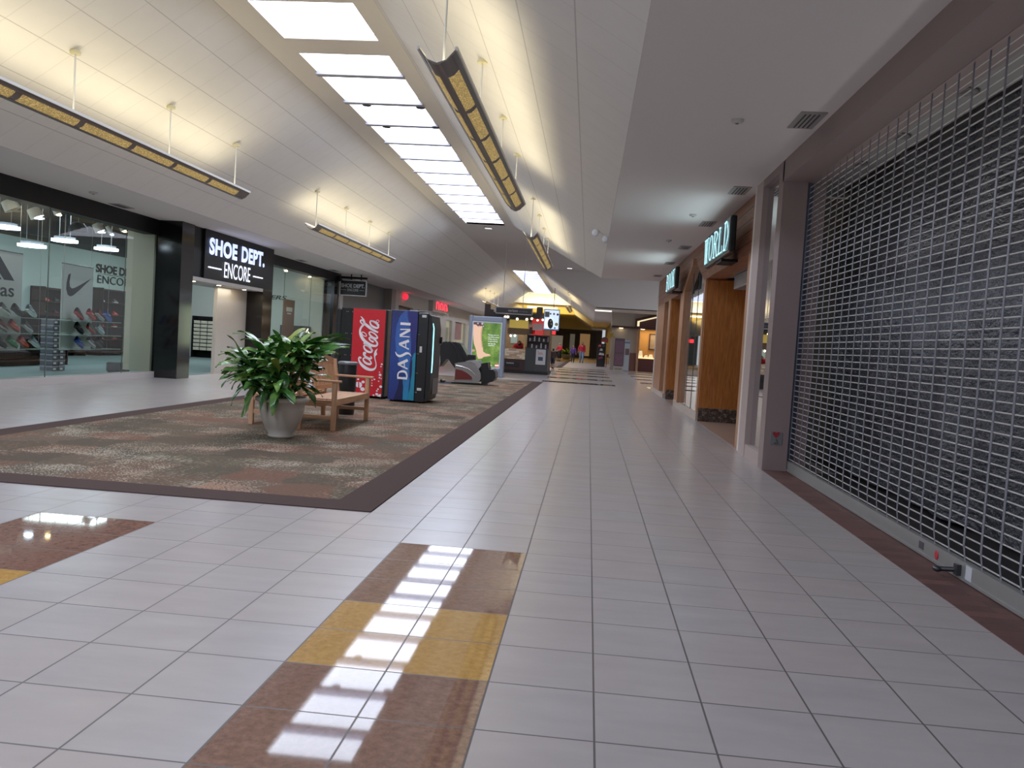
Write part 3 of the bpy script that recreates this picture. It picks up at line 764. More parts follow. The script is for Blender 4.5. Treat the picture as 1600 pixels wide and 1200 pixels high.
c = MB(); c.box(-15.2, -14.25, 31.3, 31.4, .005, 1.6); c.build('back_panel', BLK, parent=t)
for x in (-15.2, -14.29):
    c = MB(); c.box(x, x+.04, 30.9, 31.4, .005, 1.6); c.build('side_panel', BLK, parent=t)
for k in range(9): c = MB(); c.box(-15.2, -14.25, 30.9, 31.4, .28+k*.145, .295+k*.145); c.build('shelf_board', BLK, parent=t)
b1 = make_box((.24, .3, .11), (196, 196, 176), (222, 222, 206)); first = True
b1.children[2].location = (0, 0, 0)
for r in range(8):
    for k, side in enumerate(('left', 'middle', 'right')):
        o = b1 if first else dup(b1); first = False
        o.location = (-15.01+k*.28, 31.08, .297+.145*r); 
        o['label'] = f'pale shoe box, layer {r+1} from below, {side} column of entry rack'; o['group'] = 'pale shoe boxes in the entry rack'
# things in right-hand window
t = thing('standing_poster', 'tall brown poster stand in the right-hand shoe shop window', 'poster', (-11.0, 29.8, .14))
c = MB(); c.box(-11.02, -10.98, 29.25, 30.35, .9, 2.38); c.build('poster_panel', [MT('x').m] if False else plain((140, 104, 86), .6, var=.25, scale=5), parent=t)
c = MB(); c.box(-10.978, -10.975, 29.5, 30.1, 1.95, 2.1).box(-10.978, -10.975, 29.6, 30.0, 1.85, 1.9); c.build('print_block', plain((220, 210, 196), .6), parent=t)
c = MB(); c.box(-11.03, -10.97, 29.3, 29.36, .03, .9).box(-11.03, -10.97, 30.24, 30.3, .03, .9).box(-11.2, -10.8, 29.2, 30.4, .006, .04); c.build('stand', BLK, parent=t)
t = thing('display_case', 'low dark display case with sparkling contents in the right-hand shop window', 'display case', (-11.2, 31.2, .14))
c = MB(); c.box(-11.6, -10.7, 30.6, 31.45, .005, 1.45); c.build('cabinet', plain((60, 56, 56), .4), parent=t)
c = MB(); random.seed(3)
for i in range(14): c.ell((-10.69, 30.65+random.random()*.7, 1.0+random.random()*.4), .02, .025, .025, 6, 4)
c.build('sparkles', glow((255, 235, 200), 6), parent=t)
t = thing('grey_stool', 'small grey fitting stool on the shoe shop carpet by the beige wall', 'stool', tuple(at(185, 586, 2, .005)))
p = at(185, 587, 0, -10.9); c = MB(); c.box(-11.1, -10.72, p.y-.22, p.y+.2, .06, .3); c.build('seat_block', plain((70, 72, 76), .7), parent=t, bevel=.05)
c = MB(); c.box(-11.06, -10.76, p.y-.18, p.y+.16, .005, .06); c.build('base', BLK, parent=t)
# ring of interior lamps
for y in (9, 15, 21.5, 27.5): area((-13.5, y, 4.1), 2.0, 2.0, 95, (.86, .97, 1.0), name='shop_light')
area((-10.6, 28.2, 3.3), .4, 5, 40, (1, .95, .82), (-.5, 0.2, -1), name='window_light')
area((-10.5, 15, 3.38), .3, 5, 30, (1, .96, .88), (-.2, .4, -1), name='window_light')
area((-9.75, 21, 2.3), .2, 2.6, 10, (1, .9, .72), name='entry_light')
# ------------------------------------------------------------------ hanging trough lights
FIXM = plain((108, 98, 92), .45, metal=.2); FIXW = plain((206, 204, 198), .5)
def perforated(s):
    t = MT('perforated_yellow_panel'); x, y, z = t.pos()
    d = t.voro(t.tc.outputs['Object'], 55)
    t.set(col=t.mix(d.gt(.33), lin((190, 164, 100)), lin((130, 108, 70))), em=lin((222, 184, 104)), es=(d.lt(.4))*s*.6+s*.4, rough=.6); return t.m
PERF = perforated(.5)
def make_fixture():
    """8 m trough, local origin at the middle of its underside; runs along y"""
    L = 8.0; t = thing('trough_light', '', 'hanging light', (0, 0, 0), local=True)
    W = .17
    prof = [(-W+2*W*k/10, .13*((k-5)/5)**2) for k in range(11)]
    c = MB(); vs = []
    for y in (-L/2, L/2):
        for x, z in prof: vs.append((x, y, z+.012))
        for x, z in prof[::-1]: vs.append((x*1.0, y, z))
    n = 22
    c.add(vs, [(i, (i+1) % n, n+(i+1) % n, n+i) for i in range(n)], True)
    # solid shell only as ribs, keel and rims; the bays between are the perforated panels
    c = MB()
    def strip(k0, k1, ya, yb, lift=0.):
        v = []; ks = [k0+(k1-k0)*j/4 for j in range(5)]
        pt = lambda k: (-W+2*W*k/10, .13*((k-5)/5)**2+lift)
        for y in (ya, yb):
            for k in ks: x, z = pt(k); v.append((x, y, z))
            for k in ks[::-1]: x, z = pt(k); v.append((x, y, z+.014))
        c.add(v, [(i, (i+1) % 10, 10+(i+1) % 10, 10+i) for i in range(10)]); c.add(v, [tuple(range(10))[::-1], tuple(range(10, 20))])
    strip(0, 1.0, -L/2, L/2); strip(9.0, 10, -L/2, L/2); strip(3.9, 6.1, -L/2, L/2)
    bays = [-L/2+.35+(L-.7)*k/6 for k in range(7)]
    for k, y in enumerate(bays):
        if k in (0, 6): strip(0, 10, -L/2 if k == 0 else bays[6]-.06, bays[0]+.06 if k == 0 else L/2)
        else: strip(0, 10, y-.06, y+.06)
    c.build('trough_shell', FIXM, parent=t)
    for k in range(6):
        for a, b in ((1.0, 3.9), (6.1, 9.0)):
            c = MB(); v = []
            for y in (bays[k]+.06, bays[k+1]-.06):
                for j in range(5):
                    q = a+(b-a)*j/4; v.append((-W+2*W*q/10, y, .13*((q-5)/5)**2+.006))
            c.add(v, [(j, j+1, 5+j+1, 5+j) for j in range(4)]); c.build('perforated_panel', PERF, parent=t)
    for sx in (-1, 1):
        c = MB(); c.box(sx*W-.012, sx*W+.012, -L/2, L/2, .125, .16); c.build('rim_rail', FIXW, parent=t)
    for y in (-3.68, -1.23, 1.23, 3.68):
        c = MB(); c.tube([(0, y, .02), (0, y, .98)], .011, 6); c.build('stem', FIXW, parent=t)
        c = MB(); c.lathe([(.065, .93), (.07, .965), (.02, .99)], 0, y, 0, 14); c.build('stem_canopy', plain((206, 196, 150), .5), parent=t)
    return t
FX = make_fixture(); used = False
specs = [(-6.78, 11.55, 'trough light over the left walkway, cut by the frame, nearest of its row'), (-6.78, 23.6, 'trough light on four stems above the shoe shop, second of the left row'),
         (-1.5, 11.4, 'large trough light with yellow panels, nearest on the right slope'), (-1.5, 23.2, 'trough light on the right slope at the end of the first skylight'),
         (-6.78, 57, 'trough light on the left slope beside the far skylight'), (-1.5, 56.5, 'trough light on the right slope beside the far skylight'), (-6.78, 42, 'dark unlit trough light hidden behind the kiosk sign')]
specs = specs[:6]
for x, y, lab in specs:
    o = FX if not used else dup(FX); used = True
    o.location = (x, y, 3.72); o['label'] = lab; o['group'] = 'hanging trough lights'
    wc = (1, .88, .58) if y < 40 else (1, .8, .4)
    for k in (-2.6, 0, 2.6):
        d = .22 if x > -4 else -.22
        area((x, y+k, 3.80), .24, 2.5, 12.5, wc, (0, 0, 1), name='uplight')
area((-4.0, 84, 3.8), 5, 16, 420, (1, .72, .25), (0, 0, 1), name='far_uplight')
area((-4.0, 71.4, 4.7), 4.0, .2, 30, (1, .85, .5), (0, .5, 1), name='gable_light')
t = thing('linear_lamp', 'long bright tube lamp on the gable below the far skylight', 'lamp', (-3.9, 71.8, 4.7))
pa, pb = at(824, 479.5, 1, 71.7), at(871, 482, 1, 71.7)
c = MB(); c.box(pa.x, pb.x, 71.6, 71.8, pa.z-.06, pa.z+.08); c.build('lit_tube', glow((255, 236, 170), 3.5), parent=t)
c = MB(); c.box(pa.x, pb.x, 71.8, 71.98, pa.z-.1, pa.z+.1); c.build('housing', plain((190, 180, 150), .5), parent=t)

# small ceiling things
VM = plain((150, 146, 142), .5); VD = plain((52, 50, 50), .7)
def vent(x, y, z, lab, ly=.56, lx=.24):
    t = thing('ceiling_vent', lab, 'air vent', (x, y, z), 'slotted air vents in the soffits')
    c = MB(); c.box(x-lx/2, x+lx/2, y-ly/2, y+ly/2, z-.012, z).box(x-lx/2+.03, x+lx/2-.03, y-ly/2+.03, y+ly/2-.03, z-.014, z-.01); c.build('frame', VM, parent=t)
    c = MB()
    for k in range(4): c.box(x-lx/2+.045+k*.042, x-lx/2+.06+k*.042, y-ly/2+.05, y+ly/2-.05, z-.018, z-.013)
    c.build('slots', VD, parent=t)
for y, lab in [(8.35, 'slotted vent above the metal grille, nearest of the right soffit'), (11.95, 'slotted vent above the white trim between grille and bookshop'), (15.1, 'slotted vent above the nearer lit bookshop sign'),
               (18.6, 'slotted vent above the pointed bookshop window'), (22.0, 'slotted vent above the farther lit bookshop sign'), (25.8, 'slotted vent at the far corner of the bookshop front')]:
    vent(1.94, y, ZS, lab)
for y, lab in [(16.5, 'dark slotted vent above the big shoe shop window'), (27.3, 'dark slotted vent above the right-hand shoe shop window'), (30.9, 'dark slotted vent near the hanging shop sign')]:
    vent(-9.72, y, ZS, lab)
def cdisc(x, y, z, r, lab, name='smoke_detector', col=(196, 192, 188), rot=0):
    t = thing(name, lab, 'detector', (x, y, z)); c = MB(); c.lathe([(r*.7, z-.035), (r, z-.02), (r, z)], x, y, 0, 16); c.build('cover', plain(col, .5), parent=t)
    c = MB(); c.lathe([(r*.25, z-.045), (r*.3, z-.034)], x, y, 0, 10); c.build('sensor', plain((120, 116, 112), .5), parent=t)
p = at(1152, 187, 2, ZS); cdisc(p.x, p.y, ZS, .06, 'small white detector disc on the right soffit, nearest')
p = at(1045, 375, 2, ZS); cdisc(p.x, p.y, ZS, .06, 'small detector disc on the soffit near the farther bookshop sign')
p = at(1083, 335, 2, ZS); cdisc(p.x, p.y, ZS, .06, 'small detector disc on the soffit near the nearer bookshop sign')
p = at(146, 300, 2, ZS); cdisc(p.x, p.y, ZS, .08, 'small detector disc on the left soffit above the shoe shop window')
for q, lab in [((573, 164), 'dark round disc under the skylight, near bar, left'), ((657, 168), 'dark round disc under the skylight, near bar, right'), ((604, 198), 'dark round disc under the skylight, next bar, left'), ((680, 199), 'dark round disc under the skylight, next bar, right')]:
    p = at(q[0], q[1], 2, ZT-.03); t = thing('skylight_disc', lab, 'sensor', (p.x, p.y, ZT-.03), 'dark discs under the skylight')
    c = MB(); c.lathe([(.02, -.02), (.085, -.015), (.09, .0), (.05, .02)], p.x, p.y, ZT-.03, 16); c.build('disc', plain((36, 34, 44), .5), parent=t)
    c = MB(); c.tube([(p.x, p.y, ZT-.02), (p.x, p.y, ZT+.06)], .012, 6); c.build('stem', plain((36, 34, 44), .5), parent=t)
for q, lab in [((763, 357), 'lit slot diffuser on the ceiling past the first skylight'), ((890, 419.5), 'small lit diffuser on the dark ceiling of the side hall')]:
    p = at(q[0], q[1], 2, ZT-.03); t = thing('ceiling_diffuser', lab, 'ceiling light', (p.x, p.y, ZT-.03))
    c = MB(); c.box(p.x-.16, p.x+.16, p.y-.16, p.y+.16, ZT-.025, ZT); c.build('frame', VM, parent=t)
    c = MB(); c.box(p.x-.13, p.x+.13, p.y-.13, p.y+.13, ZT-.035, ZT-.026); c.build('diffuser', glow((240, 240, 235), .8 if q[0] < 800 else 1.6), parent=t)
# emergency lamp with two heads on the right slope
t = thing('ceiling_emergency_light', 'white emergency light with two round heads low on the right slope', 'lamp', (.09, 17.5, 3.66))
c = MB(); c.obox((.11, 17.75, 3.735), .34, .16, .05, Matrix.Rotation(math.atan(.612), 3, 'Y')); c.build('case', FIXW, parent=t)
for x, z in ((.19, 3.60), (-.02, 3.72)):
    c = MB(); c.tube([(x, 17.72, z+.06), (x, 17.66, z), (x, 17.58, z-.02)], [.03, .075, .08], 12); c.build('lamp_head', FIXW, parent=t)
    c = MB(); c.ell((x, 17.57, z-.02), .065, .02, .065); c.build('lens', plain((226, 226, 230), .2), parent=t)

# ------------------------------------------------------------------ carpets
def carpet_mat(border):
    t = MT('patterned_carpet'); x, y, z = t.pos(); V = t.tc.outputs['Object']
    if border:
        n = t.noise(V, 160, 2); t.set(col=t.mix(n, lin((62, 50, 48)), lin((84, 68, 64))), rough=.95, spec=.05); return t.m
    wob = t.noise(V, 3.0, 3); wob2 = t.noise(t.vec(y, x, 3.), 3.0, 3)
    bx, by = (x+wob*.5)/.56, (y+wob2*.5)/.56
    r1 = t.white(t.vec(bx.floor(), by.floor(), 0.)); r2 = t.white(t.vec(by.floor(), bx.floor(), 7.))
    flip = (r2.gt(.5))*2.-1.
    hatch = t.noise(t.vec((x+y*flip*.9)*44., (y*flip-x*.9)*17., 0.), 1.0, 4, .7)
    fine = t.noise(V, 75, 3, .7); soft = t.noise(t.vec(x*1.4, y*1.4, 5.), 1.7, 4, .6)
    base = t.ramp(r1*.75+fine*.25, [(.12, lin((80, 70, 62))), (.32, lin((92, 84, 70))), (.5, lin((116, 84, 70))), (.68, lin((86, 78, 66))), (.9, lin((106, 90, 78)))])
    hi = t.ramp(r2*.6+soft*.4, [(.25, lin((184, 132, 106))), (.45, lin((196, 184, 160))), (.62, lin((206, 196, 176))), (.8, lin((186, 140, 114)))])
    k = ((hatch-.47)*6.+(soft-.5)*3.2+(r2-.6)*.6-.35).max(0.).min(.55)
    col = t.mix(k, base, hi)
    col = t.mix((hatch.lt(.43))*.4, col, lin((70, 60, 54)))
    t.set(col=col, rough=.95, spec=.05); t.bump(hatch+fine, .3, .004); return t.m
CB, CF = carpet_mat(True), carpet_mat(False)
def carpet(lab, x0, x1, y0, y1, bw):
    t = thing('carpet', lab, 'carpet', ((x0+x1)/2, y0, 0), 'brown patterned carpets')
    c = MB(); c.box(x0+bw, x1-bw, y0+bw, y1-bw, 0, .008); c.build('field', CF, parent=t)
    c = MB(); c.box(x0, x1, y0, y0+bw, 0, .008).box(x0, x1, y1-bw, y1, 0, .008).box(x0, x0+bw, y0+bw, y1-bw, 0, .008).box(x1-bw, x1, y0+bw, y1-bw, 0, .008); c.build('border', CB, parent=t)
carpet('large brown patterned carpet with a dark border under the bench and vending machines', -6.42, -1.515, V0+7*TILE, 29.35, .34)
carpet('second brown carpet with dark border, far along the aisle', -6.4, -1.55, 49.8, 84, .34)

# ------------------------------------------------------------------ benches
_a, _b = (178, 128, 94), (220, 172, 134); TEAK = wood(_a, _b, 1, 4, .5); TEAKV = wood(_a, _b, 2, 4, .5); TEAKX = wood(_a, _b, 0, 4, .5)
def make_bench():
    """local: bench 1.7 m along y, seat faces +x, origin under the middle of the rear legs"""
    t = thing('garden_bench', '', 'bench', (0, 0, 0), local=True); h = .85
    for y in (-h+.03, h-.03):
        c = MB(); c.box(.455, .515, y-.03, y+.03, 0, .64); c.build('leg', TEAKV, parent=t, bevel=.006)
        c = MB(); c.prism([(0, 0), (.055, 0), (.055, .4), (-.02, .9), (-.07, .9), (0, .4)], 'y', y-.03, y+.03); c.build('leg', TEAKV, parent=t, bevel=.006)
        c = MB(); c.box(-.03, .57, y-.038, y+.038, .64, .668); c.build('armrest', TEAKX, parent=t, bevel=.006)
        c = MB(); c.box(.05, .46, y-.018, y+.018, .15, .2).box(.05, .46, y-.015, y+.015, .33, .395); c.build('side_rail', TEAKX, parent=t, bevel=.004)
    c = MB()
    for k in range(6): c.box(.05+k*.078, .05+k*.078+.068, -h+.06, h-.06, .395, .417)
    c.box(.04, .52, -h, -h+.06, .395, .4)
    c.build('seat', TEAK, parent=t, bevel=.004)
    c = MB(); c.box(.475, .51, -h+.06, h-.06, .33, .395).box(.01, .045, -h+.06, h-.06, .33, .395); c.build('apron', TEAK, parent=t, bevel=.004)
    # arched back
    def arch(y): return .90+.085*math.cos(y/h*PI/2)
    lean = lambda z: -.05*(z-.4)/.5
    c = MB(); ys = [-h+.06+(2*h-.12)*k/20 for k in range(21)]
    top = [(y, arch(y)) for y in ys]; bot = [(y, arch(y)-.075) for y in ys[::-1]]
    c.prism(top+bot, 'x', -.085, -.05); c.build('top_rail', TEAK, parent=t)
    c = MB(); c.box(-.015, .02, -h+.06, h-.06, .48, .545); c.build('lower_rail', TEAK, parent=t)
    c = MB()
    for k in range(22):
        y = -h+.12+(2*h-.24)*k/21; z1 = arch(y)-.07
        c.prism([(.002, .54), (.016, .54), (-.058, z1), (-.072, z1)], 'y', y-.02, y+.02)
    c.build('slats', TEAKV, parent=t)
    return t
b = make_bench(); b.location = (-3.755, 11.50, .008); b['label'] = 'wooden slatted bench facing the tiled aisle, beside the potted plant'; b['group'] = 'back-to-back garden benches'
b2 = dup(b, label='wooden bench facing the shoe shop, mostly hidden behind the potted plant'); b2.location = (-3.945, 11.62, .008); b2.rotation_euler = (0, 0, PI)

# ------------------------------------------------------------------ potted plant
px_, py_ = -3.62, 9.74
t = thing('potted_plant', 'bushy broad-leaved green plant in a grey urn-shaped pot on the carpet', 'potted plant', (px_, py_, .008))
POT = plain((190, 182, 172), .55, var=.05, scale=8)
c = MB(); c.lathe([(.135, 0), (.15, .01), (.15, .03), (.14, .04), (.19, .12), (.235, .22), (.258, .3), (.262, .335)], px_, py_, .008, 40)
c.lathe([(.264, .332), (.266, .338), (.262, .345), (.272, .42), (.276, .43)], px_, py_, .008, 40)
c.build('pot', POT, parent=t)
c = MB(); c.lathe([(.276, .43), (.312, .435), (.318, .455), (.31, .482), (.285, .49), (.262, .48), (.25, .40)], px_, py_, .008, 40); c.build('pot_rim', POT, parent=t)
c = MB(); c.lathe([(.001, .43), (.255, .42)], px_, py_, .008, 24); c.build('soil', plain((52, 40, 32), .95), parent=t)
def leaf_mat():
    t = MT('glossy_leaf'); x, y, z = t.pos(); n = t.noise(t.tc.outputs['Object'], 5, 3)
    t.set(col=t.ramp(n, [(.32, lin((34, 74, 32))), (.5, lin((62, 112, 46))), (.68, lin((116, 158, 74)))]), rough=.22, spec=.6); return t.m
LEAF = leaf_mat(); LEAFY = plain((132, 150, 66), .35); STEM = plain((70, 84, 42), .6)
random.seed(5)
def leaf(mb, base, az, elev, L, W, droop, limit=True):
    """arching lance-shaped leaf with a folded midrib"""
    n = 9; p = Vector(base); d = Vector((math.cos(az)*math.cos(elev), math.sin(az)*math.cos(elev), math.sin(elev)))
    side = Vector((-math.sin(az), math.cos(az), 0)); vs = []
    tw = random.uniform(-.5, .5)
    for i in range(n+1):
        s = i/n; w = W*max(.0, math.sin(PI*min(1, s*.94+.06)**.8))**.8*(1 if s < .97 else .2)
        nrm = side.cross(d).normalized(); sd = (side*math.cos(tw)+nrm*math.sin(tw)).normalized()
        wav = .01*math.sin(s*9+az*5)
        vs += [p+sd*w*.5+nrm*(.14*w+wav), p, p-sd*w*.5+nrm*(.14*w-wav)]
        p = p+d*(L/n); q = droop*(.35+1.3*s)/n
        e = math.asin(max(-1, min(1, d.z)))-q; e = max(e, -1.45); d = Vector((math.cos(az)*math.cos(e), math.sin(az)*math.cos(e), math.sin(e)))
    if any(v.x > px_+.44 and v.z < .97 and abs(v.y-py_) < 1.2 for v in vs) and limit: return
    mb.add(vs, [(3*i+k, 3*i+k+1, 3*i+k+4, 3*i+k+3) for i in range(n) for k in range(2)], True)
fo = MB(); st = MB(); yl = MB()
cent = [(0, 0, 1.14)]
for k in range(7): cent.append((.24*math.cos(k*.898+.3), .24*math.sin(k*.898+.3), .98+.14*((k*37) % 5)/5))
for k in range(9): rr_ = .47 if math.cos(k*.698) < .3 else .30; cent.append((rr_*math.cos(k*.698), .40*math.sin(k*.698), (.84 if math.cos(k*.698) < .3 else 1.0)+.12*((k*53) % 7)/7))
for k, (cx, cy, cz) in enumerate(cent):
    b0_ = (px_+cx*.25, py_+cy*.25, .42); tp = (px_+cx, py_+cy, cz)
    st.tube(spline([b0_, (px_+cx*.6, py_+cy*.6, .42+(cz-.42)*.55), tp], 4), .011, 5)
    for j in range(21 if k else 17):
        a = j*2.399+k; lvl = j/21
        out = math.atan2(cy, cx) if (cx or cy) else a
        if (cx or cy) and random.random() < .35: a = out+random.uniform(-.9, .9)
        el = 1.15-1.35*(1-lvl)-random.random()*.25 if k else 1.2-1.0*(1-lvl)
        if cx > .12 and el < .1: el = .1+.3*random.random()
        zb_ = cz-.26*(1-lvl)*(1 if cx < .12 else .5)
        (yl if (k*7+j) % 41 == 0 else fo).cur = 0
        leaf(yl if (k*7+j) % 41 == 0 else fo, (tp[0], tp[1], zb_), a, el, random.uniform(.30, .47)*(.8+.2*lvl), random.uniform(.075, .115), random.uniform(.9, 1.7))
# outermost long leaves left and right
for a, z, el, L, *dr in [(PI*.98, .98, .1, .55), (PI*1.03, .86, .0, .52), (PI*.9, .8, -.2, .5), (PI*1.1, .72, -.5, .5), (.02, 1.1, .3, .56, .6), (-.1, 1.04, .35, .56, .6), (.2, 1.14, .4, .5, .7), (-.45, 1.1, .4, .5, .7), (.0, 1.16, .5, .48, .8), (-.3, 1.0, .3, .5, .5), (.4, 1.05, .35, .5, .6), (.15, 1.05, .2, .5), (-.25, 1.02, .1, .46), (-1.2, .82, -.5, .38), (-1.8, .70, -.8, .42), (-2.3, .72, -.7, .42), (-1.5, .62, -.9, .36), (PI*1.15, .62, -.8, .44), (PI*1.25, .66, -.8, .44)]:
    leaf(fo, (px_+.28*math.cos(a), py_+.25*math.sin(a), z), a, el, L, .11, dr[0] if dr else 1.2)
fo.build('foliage', LEAF, parent=t); yl.build('yellowing_leaves', LEAFY, parent=t); st.build('stems', STEM, parent=t)

# ------------------------------------------------------------------ litter bin
t = thing('litter_bin', 'black round litter bin standing behind the bench', 'bin', (-3.80, 13.05, .008))
c = MB(); c.lathe([(.13, .0), (.135, .02), (.145, .78), (.14, .80)], -3.80, 13.05, .008, 28); c.build('body', plain((24, 24, 26), .4), parent=t)
c = MB(); c.lathe([(.15, .795), (.155, .80), (.155, .835), (.13, .845), (.10, .83), (.095, .80)], -3.80, 13.05, .008, 28); c.build('rim', plain((120, 124, 128), .3, .4), parent=t)

# ------------------------------------------------------------------ vending machines
VB = plain((16, 17, 19), .35); CHR = plain((170, 172, 176), .3, .8)
def px_map(uv_l, uv_r, z_top, z_bot, x0, x1, sc, ox, oy):
    """photo crop coordinates -> (x, z) on the side panel"""
    def f(p):
        X_, Y_ = ox+p[0]/sc, oy+p[1]/sc
        v = (Y_-(uv_l[1]+uv_r[1])/2)/((uv_l[3]+uv_r[3])/2-(uv_l[1]+uv_r[1])/2)
        l = uv_l[0]+(uv_l[2]-uv_l[0])*v; r = uv_r[0]+(uv_r[2]-uv_r[0])*v
        return (x0+(X_-l)/(r-l)*(x1-x0), z_top+(z_bot-z_top)*v)
    return f
RED = MT('red_print'); _p = RED.pos(); _n = RED.noise(RED.tc.outputs['Object'], 3, 2); RED.set(col=RED.mix(_n, lin((178, 14, 28)), lin((206, 20, 36))), rough=.3, em=lin((190, 16, 30)), es=.08); RED = RED.m
PRW = MT('white_print'); PRW.set(col=lin((236, 232, 240)), rough=.35, em=lin((236, 232, 240)), es=.06); PRW = PRW.m
Yc = 16.62
t = thing('vending_machine', 'black drinks vending machine with a red side panel and white script lettering', 'vending machine', (-4.55, Yc, .008), 'vending machines on the carpet')
c = MB(); c.box(-5.03, -4.07, Yc, Yc+.93, .05, 1.82); c.build('cabinet', VB, parent=t, bevel=.012)
c = MB(); c.box(-5.14, -5.03, Yc+.02, Yc+.91, .12, 1.8); c.build('door', plain((30, 32, 36), .3), parent=t, bevel=.03)
for x in (-4.98, -4.14):
    for y in (Yc+.06, Yc+.86): c = MB(); c.lathe([(.03, 0), (.03, .045)], x, y, .008, 10); c.build('leg', VB, parent=t)
c = MB(); c.box(-4.78, -4.115, Yc-.006, Yc, .06, 1.81); pan = c.build('side_panel', RED, parent=t)
f = px_map((556.5, 480, 549, 621), (600.5, 481.5, 594.5, 625), 1.81, .06, -4.78, -4.115, 11.76, 550, 488)
K = 1/11.76*.0128
def cr(pts, w, closed=False): return ribbon([f(p) for p in pts], [x*K for x in w] if isinstance(w, list) else w*K, closed)
S = []
S += cr([(192, 872), (168, 850), (152, 880), (165, 940), (205, 1000), (270, 1055), (345, 1080), (405, 1062), (434, 1010), (434, 940), (420, 880), (412, 825)], [34, 26, 26, 36, 50, 58, 46, 36, 22, 16, 16, 22])
S.append([f(p) for p in [(402, 830), (400, 770), (420, 705), (462, 655), (442, 730), (456, 772), (428, 808), (420, 832)]])
S += cr([(225, 880), (238, 925), (278, 962), (330, 975), (355, 955), (340, 912), (305, 878), (255, 858)], [24, 34, 40, 40, 30, 24, 22, 22], True)
S += cr([(258, 790), (262, 760), (236, 760), (240, 802), (282, 848), (335, 866), (362, 850), (345, 815)], [22, 26, 28, 34, 40, 36, 26, 16])
S += cr([(238, 640), (252, 690), (295, 730), (345, 742), (370, 718), (338, 665), (292, 626), (250, 615)], [24, 32, 38, 36, 28, 22, 22, 22], True)
S += cr([(262, 604), (320, 640), (365, 690), (385, 712)], [26, 34, 30, 16]) + cr([(370, 700), (352, 640), (325, 615)], [14, 16, 14])
S.append([f(p) for p in disc(248, 576, 20)])
S += cr([(398, 540), (365, 528), (332, 500), (326, 468), (358, 460), (415, 495), (455, 555), (445, 605), (395, 615), (320, 585), (240, 520), (192, 435), (175, 350), (190, 285), (218, 240), (250, 208)], [34, 30, 26, 26, 28, 30, 32, 36, 42, 50, 54, 50, 36, 34, 36, 34])
S += cr([(205, 372), (215, 412), (255, 440), (282, 428), (265, 388), (225, 362)], 14, True)
S += cr([(235, 230), (195, 185), (184, 152), (205, 130), (236, 160), (256, 205), (330, 270), (415, 325), (470, 350)], [24, 22, 24, 24, 30, 38, 42, 40, 26])
S += cr([(256, 195), (240, 135), (215, 92), (188, 60)], [30, 26, 22, 8]) + cr([(262, 185), (330, 240), (405, 312)], 12)
S += cr([(325, 365), (338, 410), (378, 452), (425, 470), (458, 455), (438, 408), (395, 368), (350, 350)], [24, 32, 40, 38, 28, 24, 22, 22], True)
S += cr([(340, 155), (352, 210), (400, 252), (450, 266), (474, 242), (442, 190), (395, 152), (355, 140)], [24, 32, 40, 36, 28, 24, 22, 22], True)
S += cr([(345, 135), (410, 150), (455, 185), (488, 218)], [26, 32, 32, 16]) + cr(disc(462, 135, 22, 10), 7, True)
c = MB(); c.flat(S, (0, Yc-.012, 0), (1, 0, 0), (0, 0, 1)); c.build('script_lettering', PRW, parent=t)
g = px_map((556.5, 480, 549, 621), (600.5, 481.5, 594.5, 625), 1.81, .06, -4.78, -4.115, 17.143, 540, 560)
D = [[g(p) for p in disc(x, y, r, 10)] for x, y, r in [(385, 555, 20), (375, 632, 26), (495, 700, 38), (300, 695, 14), (768, 605, 20), (712, 635, 16), (708, 715, 12), (706, 785, 18), (870, 650, 16), (890, 552, 18), (930, 572, 14), (905, 470, 34), (890, 395, 16), (945, 165, 24), (925, 232, 16), (855, 875, 22), (828, 928, 22), (825, 1020, 36), (745, 1055, 24), (480, 905, 54), (920, 800, 36)]]
D += [[g(p) for p in q] for q in [[(255, 720), (300, 730), (330, 715), (330, 850), (300, 800), (258, 840)], [(335, 720), (372, 705), (372, 865), (335, 850)], [(400, 705), (460, 735), (470, 800), (440, 865), (400, 870)], [(830, 1080), (880, 1020), (925, 1010), (922, 1085)]]]
c = MB(); c.flat(D, (0, Yc-.011, 0), (1, 0, 0), (0, 0, 1)); c.build('bubble_print', PRW, parent=t)
c = MB()
for z in (1.74, 1.30, .86, .42):
    for x in (-4.92, -4.89, -4.80): c.ell((x, Yc-.004, z), .007, .005, .007, 6, 4)
c.build('rivets', CHR, parent=t)
# second machine
Yd = 16.22
t = thing('vending_machine', 'black water vending machine with a blue side panel and white capital lettering', 'vending machine', (-3.5, Yd, .008), 'vending machines on the carpet')
c = MB(); c.box(-3.90, -3.36, Yd, Yd+.93, .05, 1.82); c.build('cabinet', VB, parent=t, bevel=.012)
c = MB(); c.box(-3.36, -3.155, Yd-.002, Yd+.93, .03, 1.79); c.build('door', plain((24, 25, 28), .35), parent=t, bevel=.012)
c = MB(); c.prism([(-3.155, .06), (-3.155, 1.77), (-3.10, 1.74), (-3.06, 1.5), (-3.055, .8), (-3.06, .3), (-3.10, .07)], 'y', Yd+.02, Yd+.91); c.build('bowed_front', plain((12, 12, 14), .5), parent=t)
c = MB(); c.prism([(-3.092, 1.66), (-3.052, 1.5), (-3.047, .82), (-3.052, .62), (-3.075, .62), (-3.085, 1.64)], 'y', Yd+.05, Yd+.12); c.build('lit_edge_tube', glow((130, 220, 235), 2.4), parent=t)
c = MB(); c.box(-3.075, -3.05, Yd+.25, Yd+.85, .18, .5); c.build('delivery_flap', plain((86, 86, 88), .4), parent=t)
c = MB(); c.box(-3.07, -3.02, Yd+.86, Yd+.93, 1.2, 1.34); c.build('lock_handle', VB, parent=t)
c = MB(); c.box(-3.55, -3.2, Yd+.1, Yd+.6, 1.82, 1.835); c.build('top_plate', CHR, parent=t)
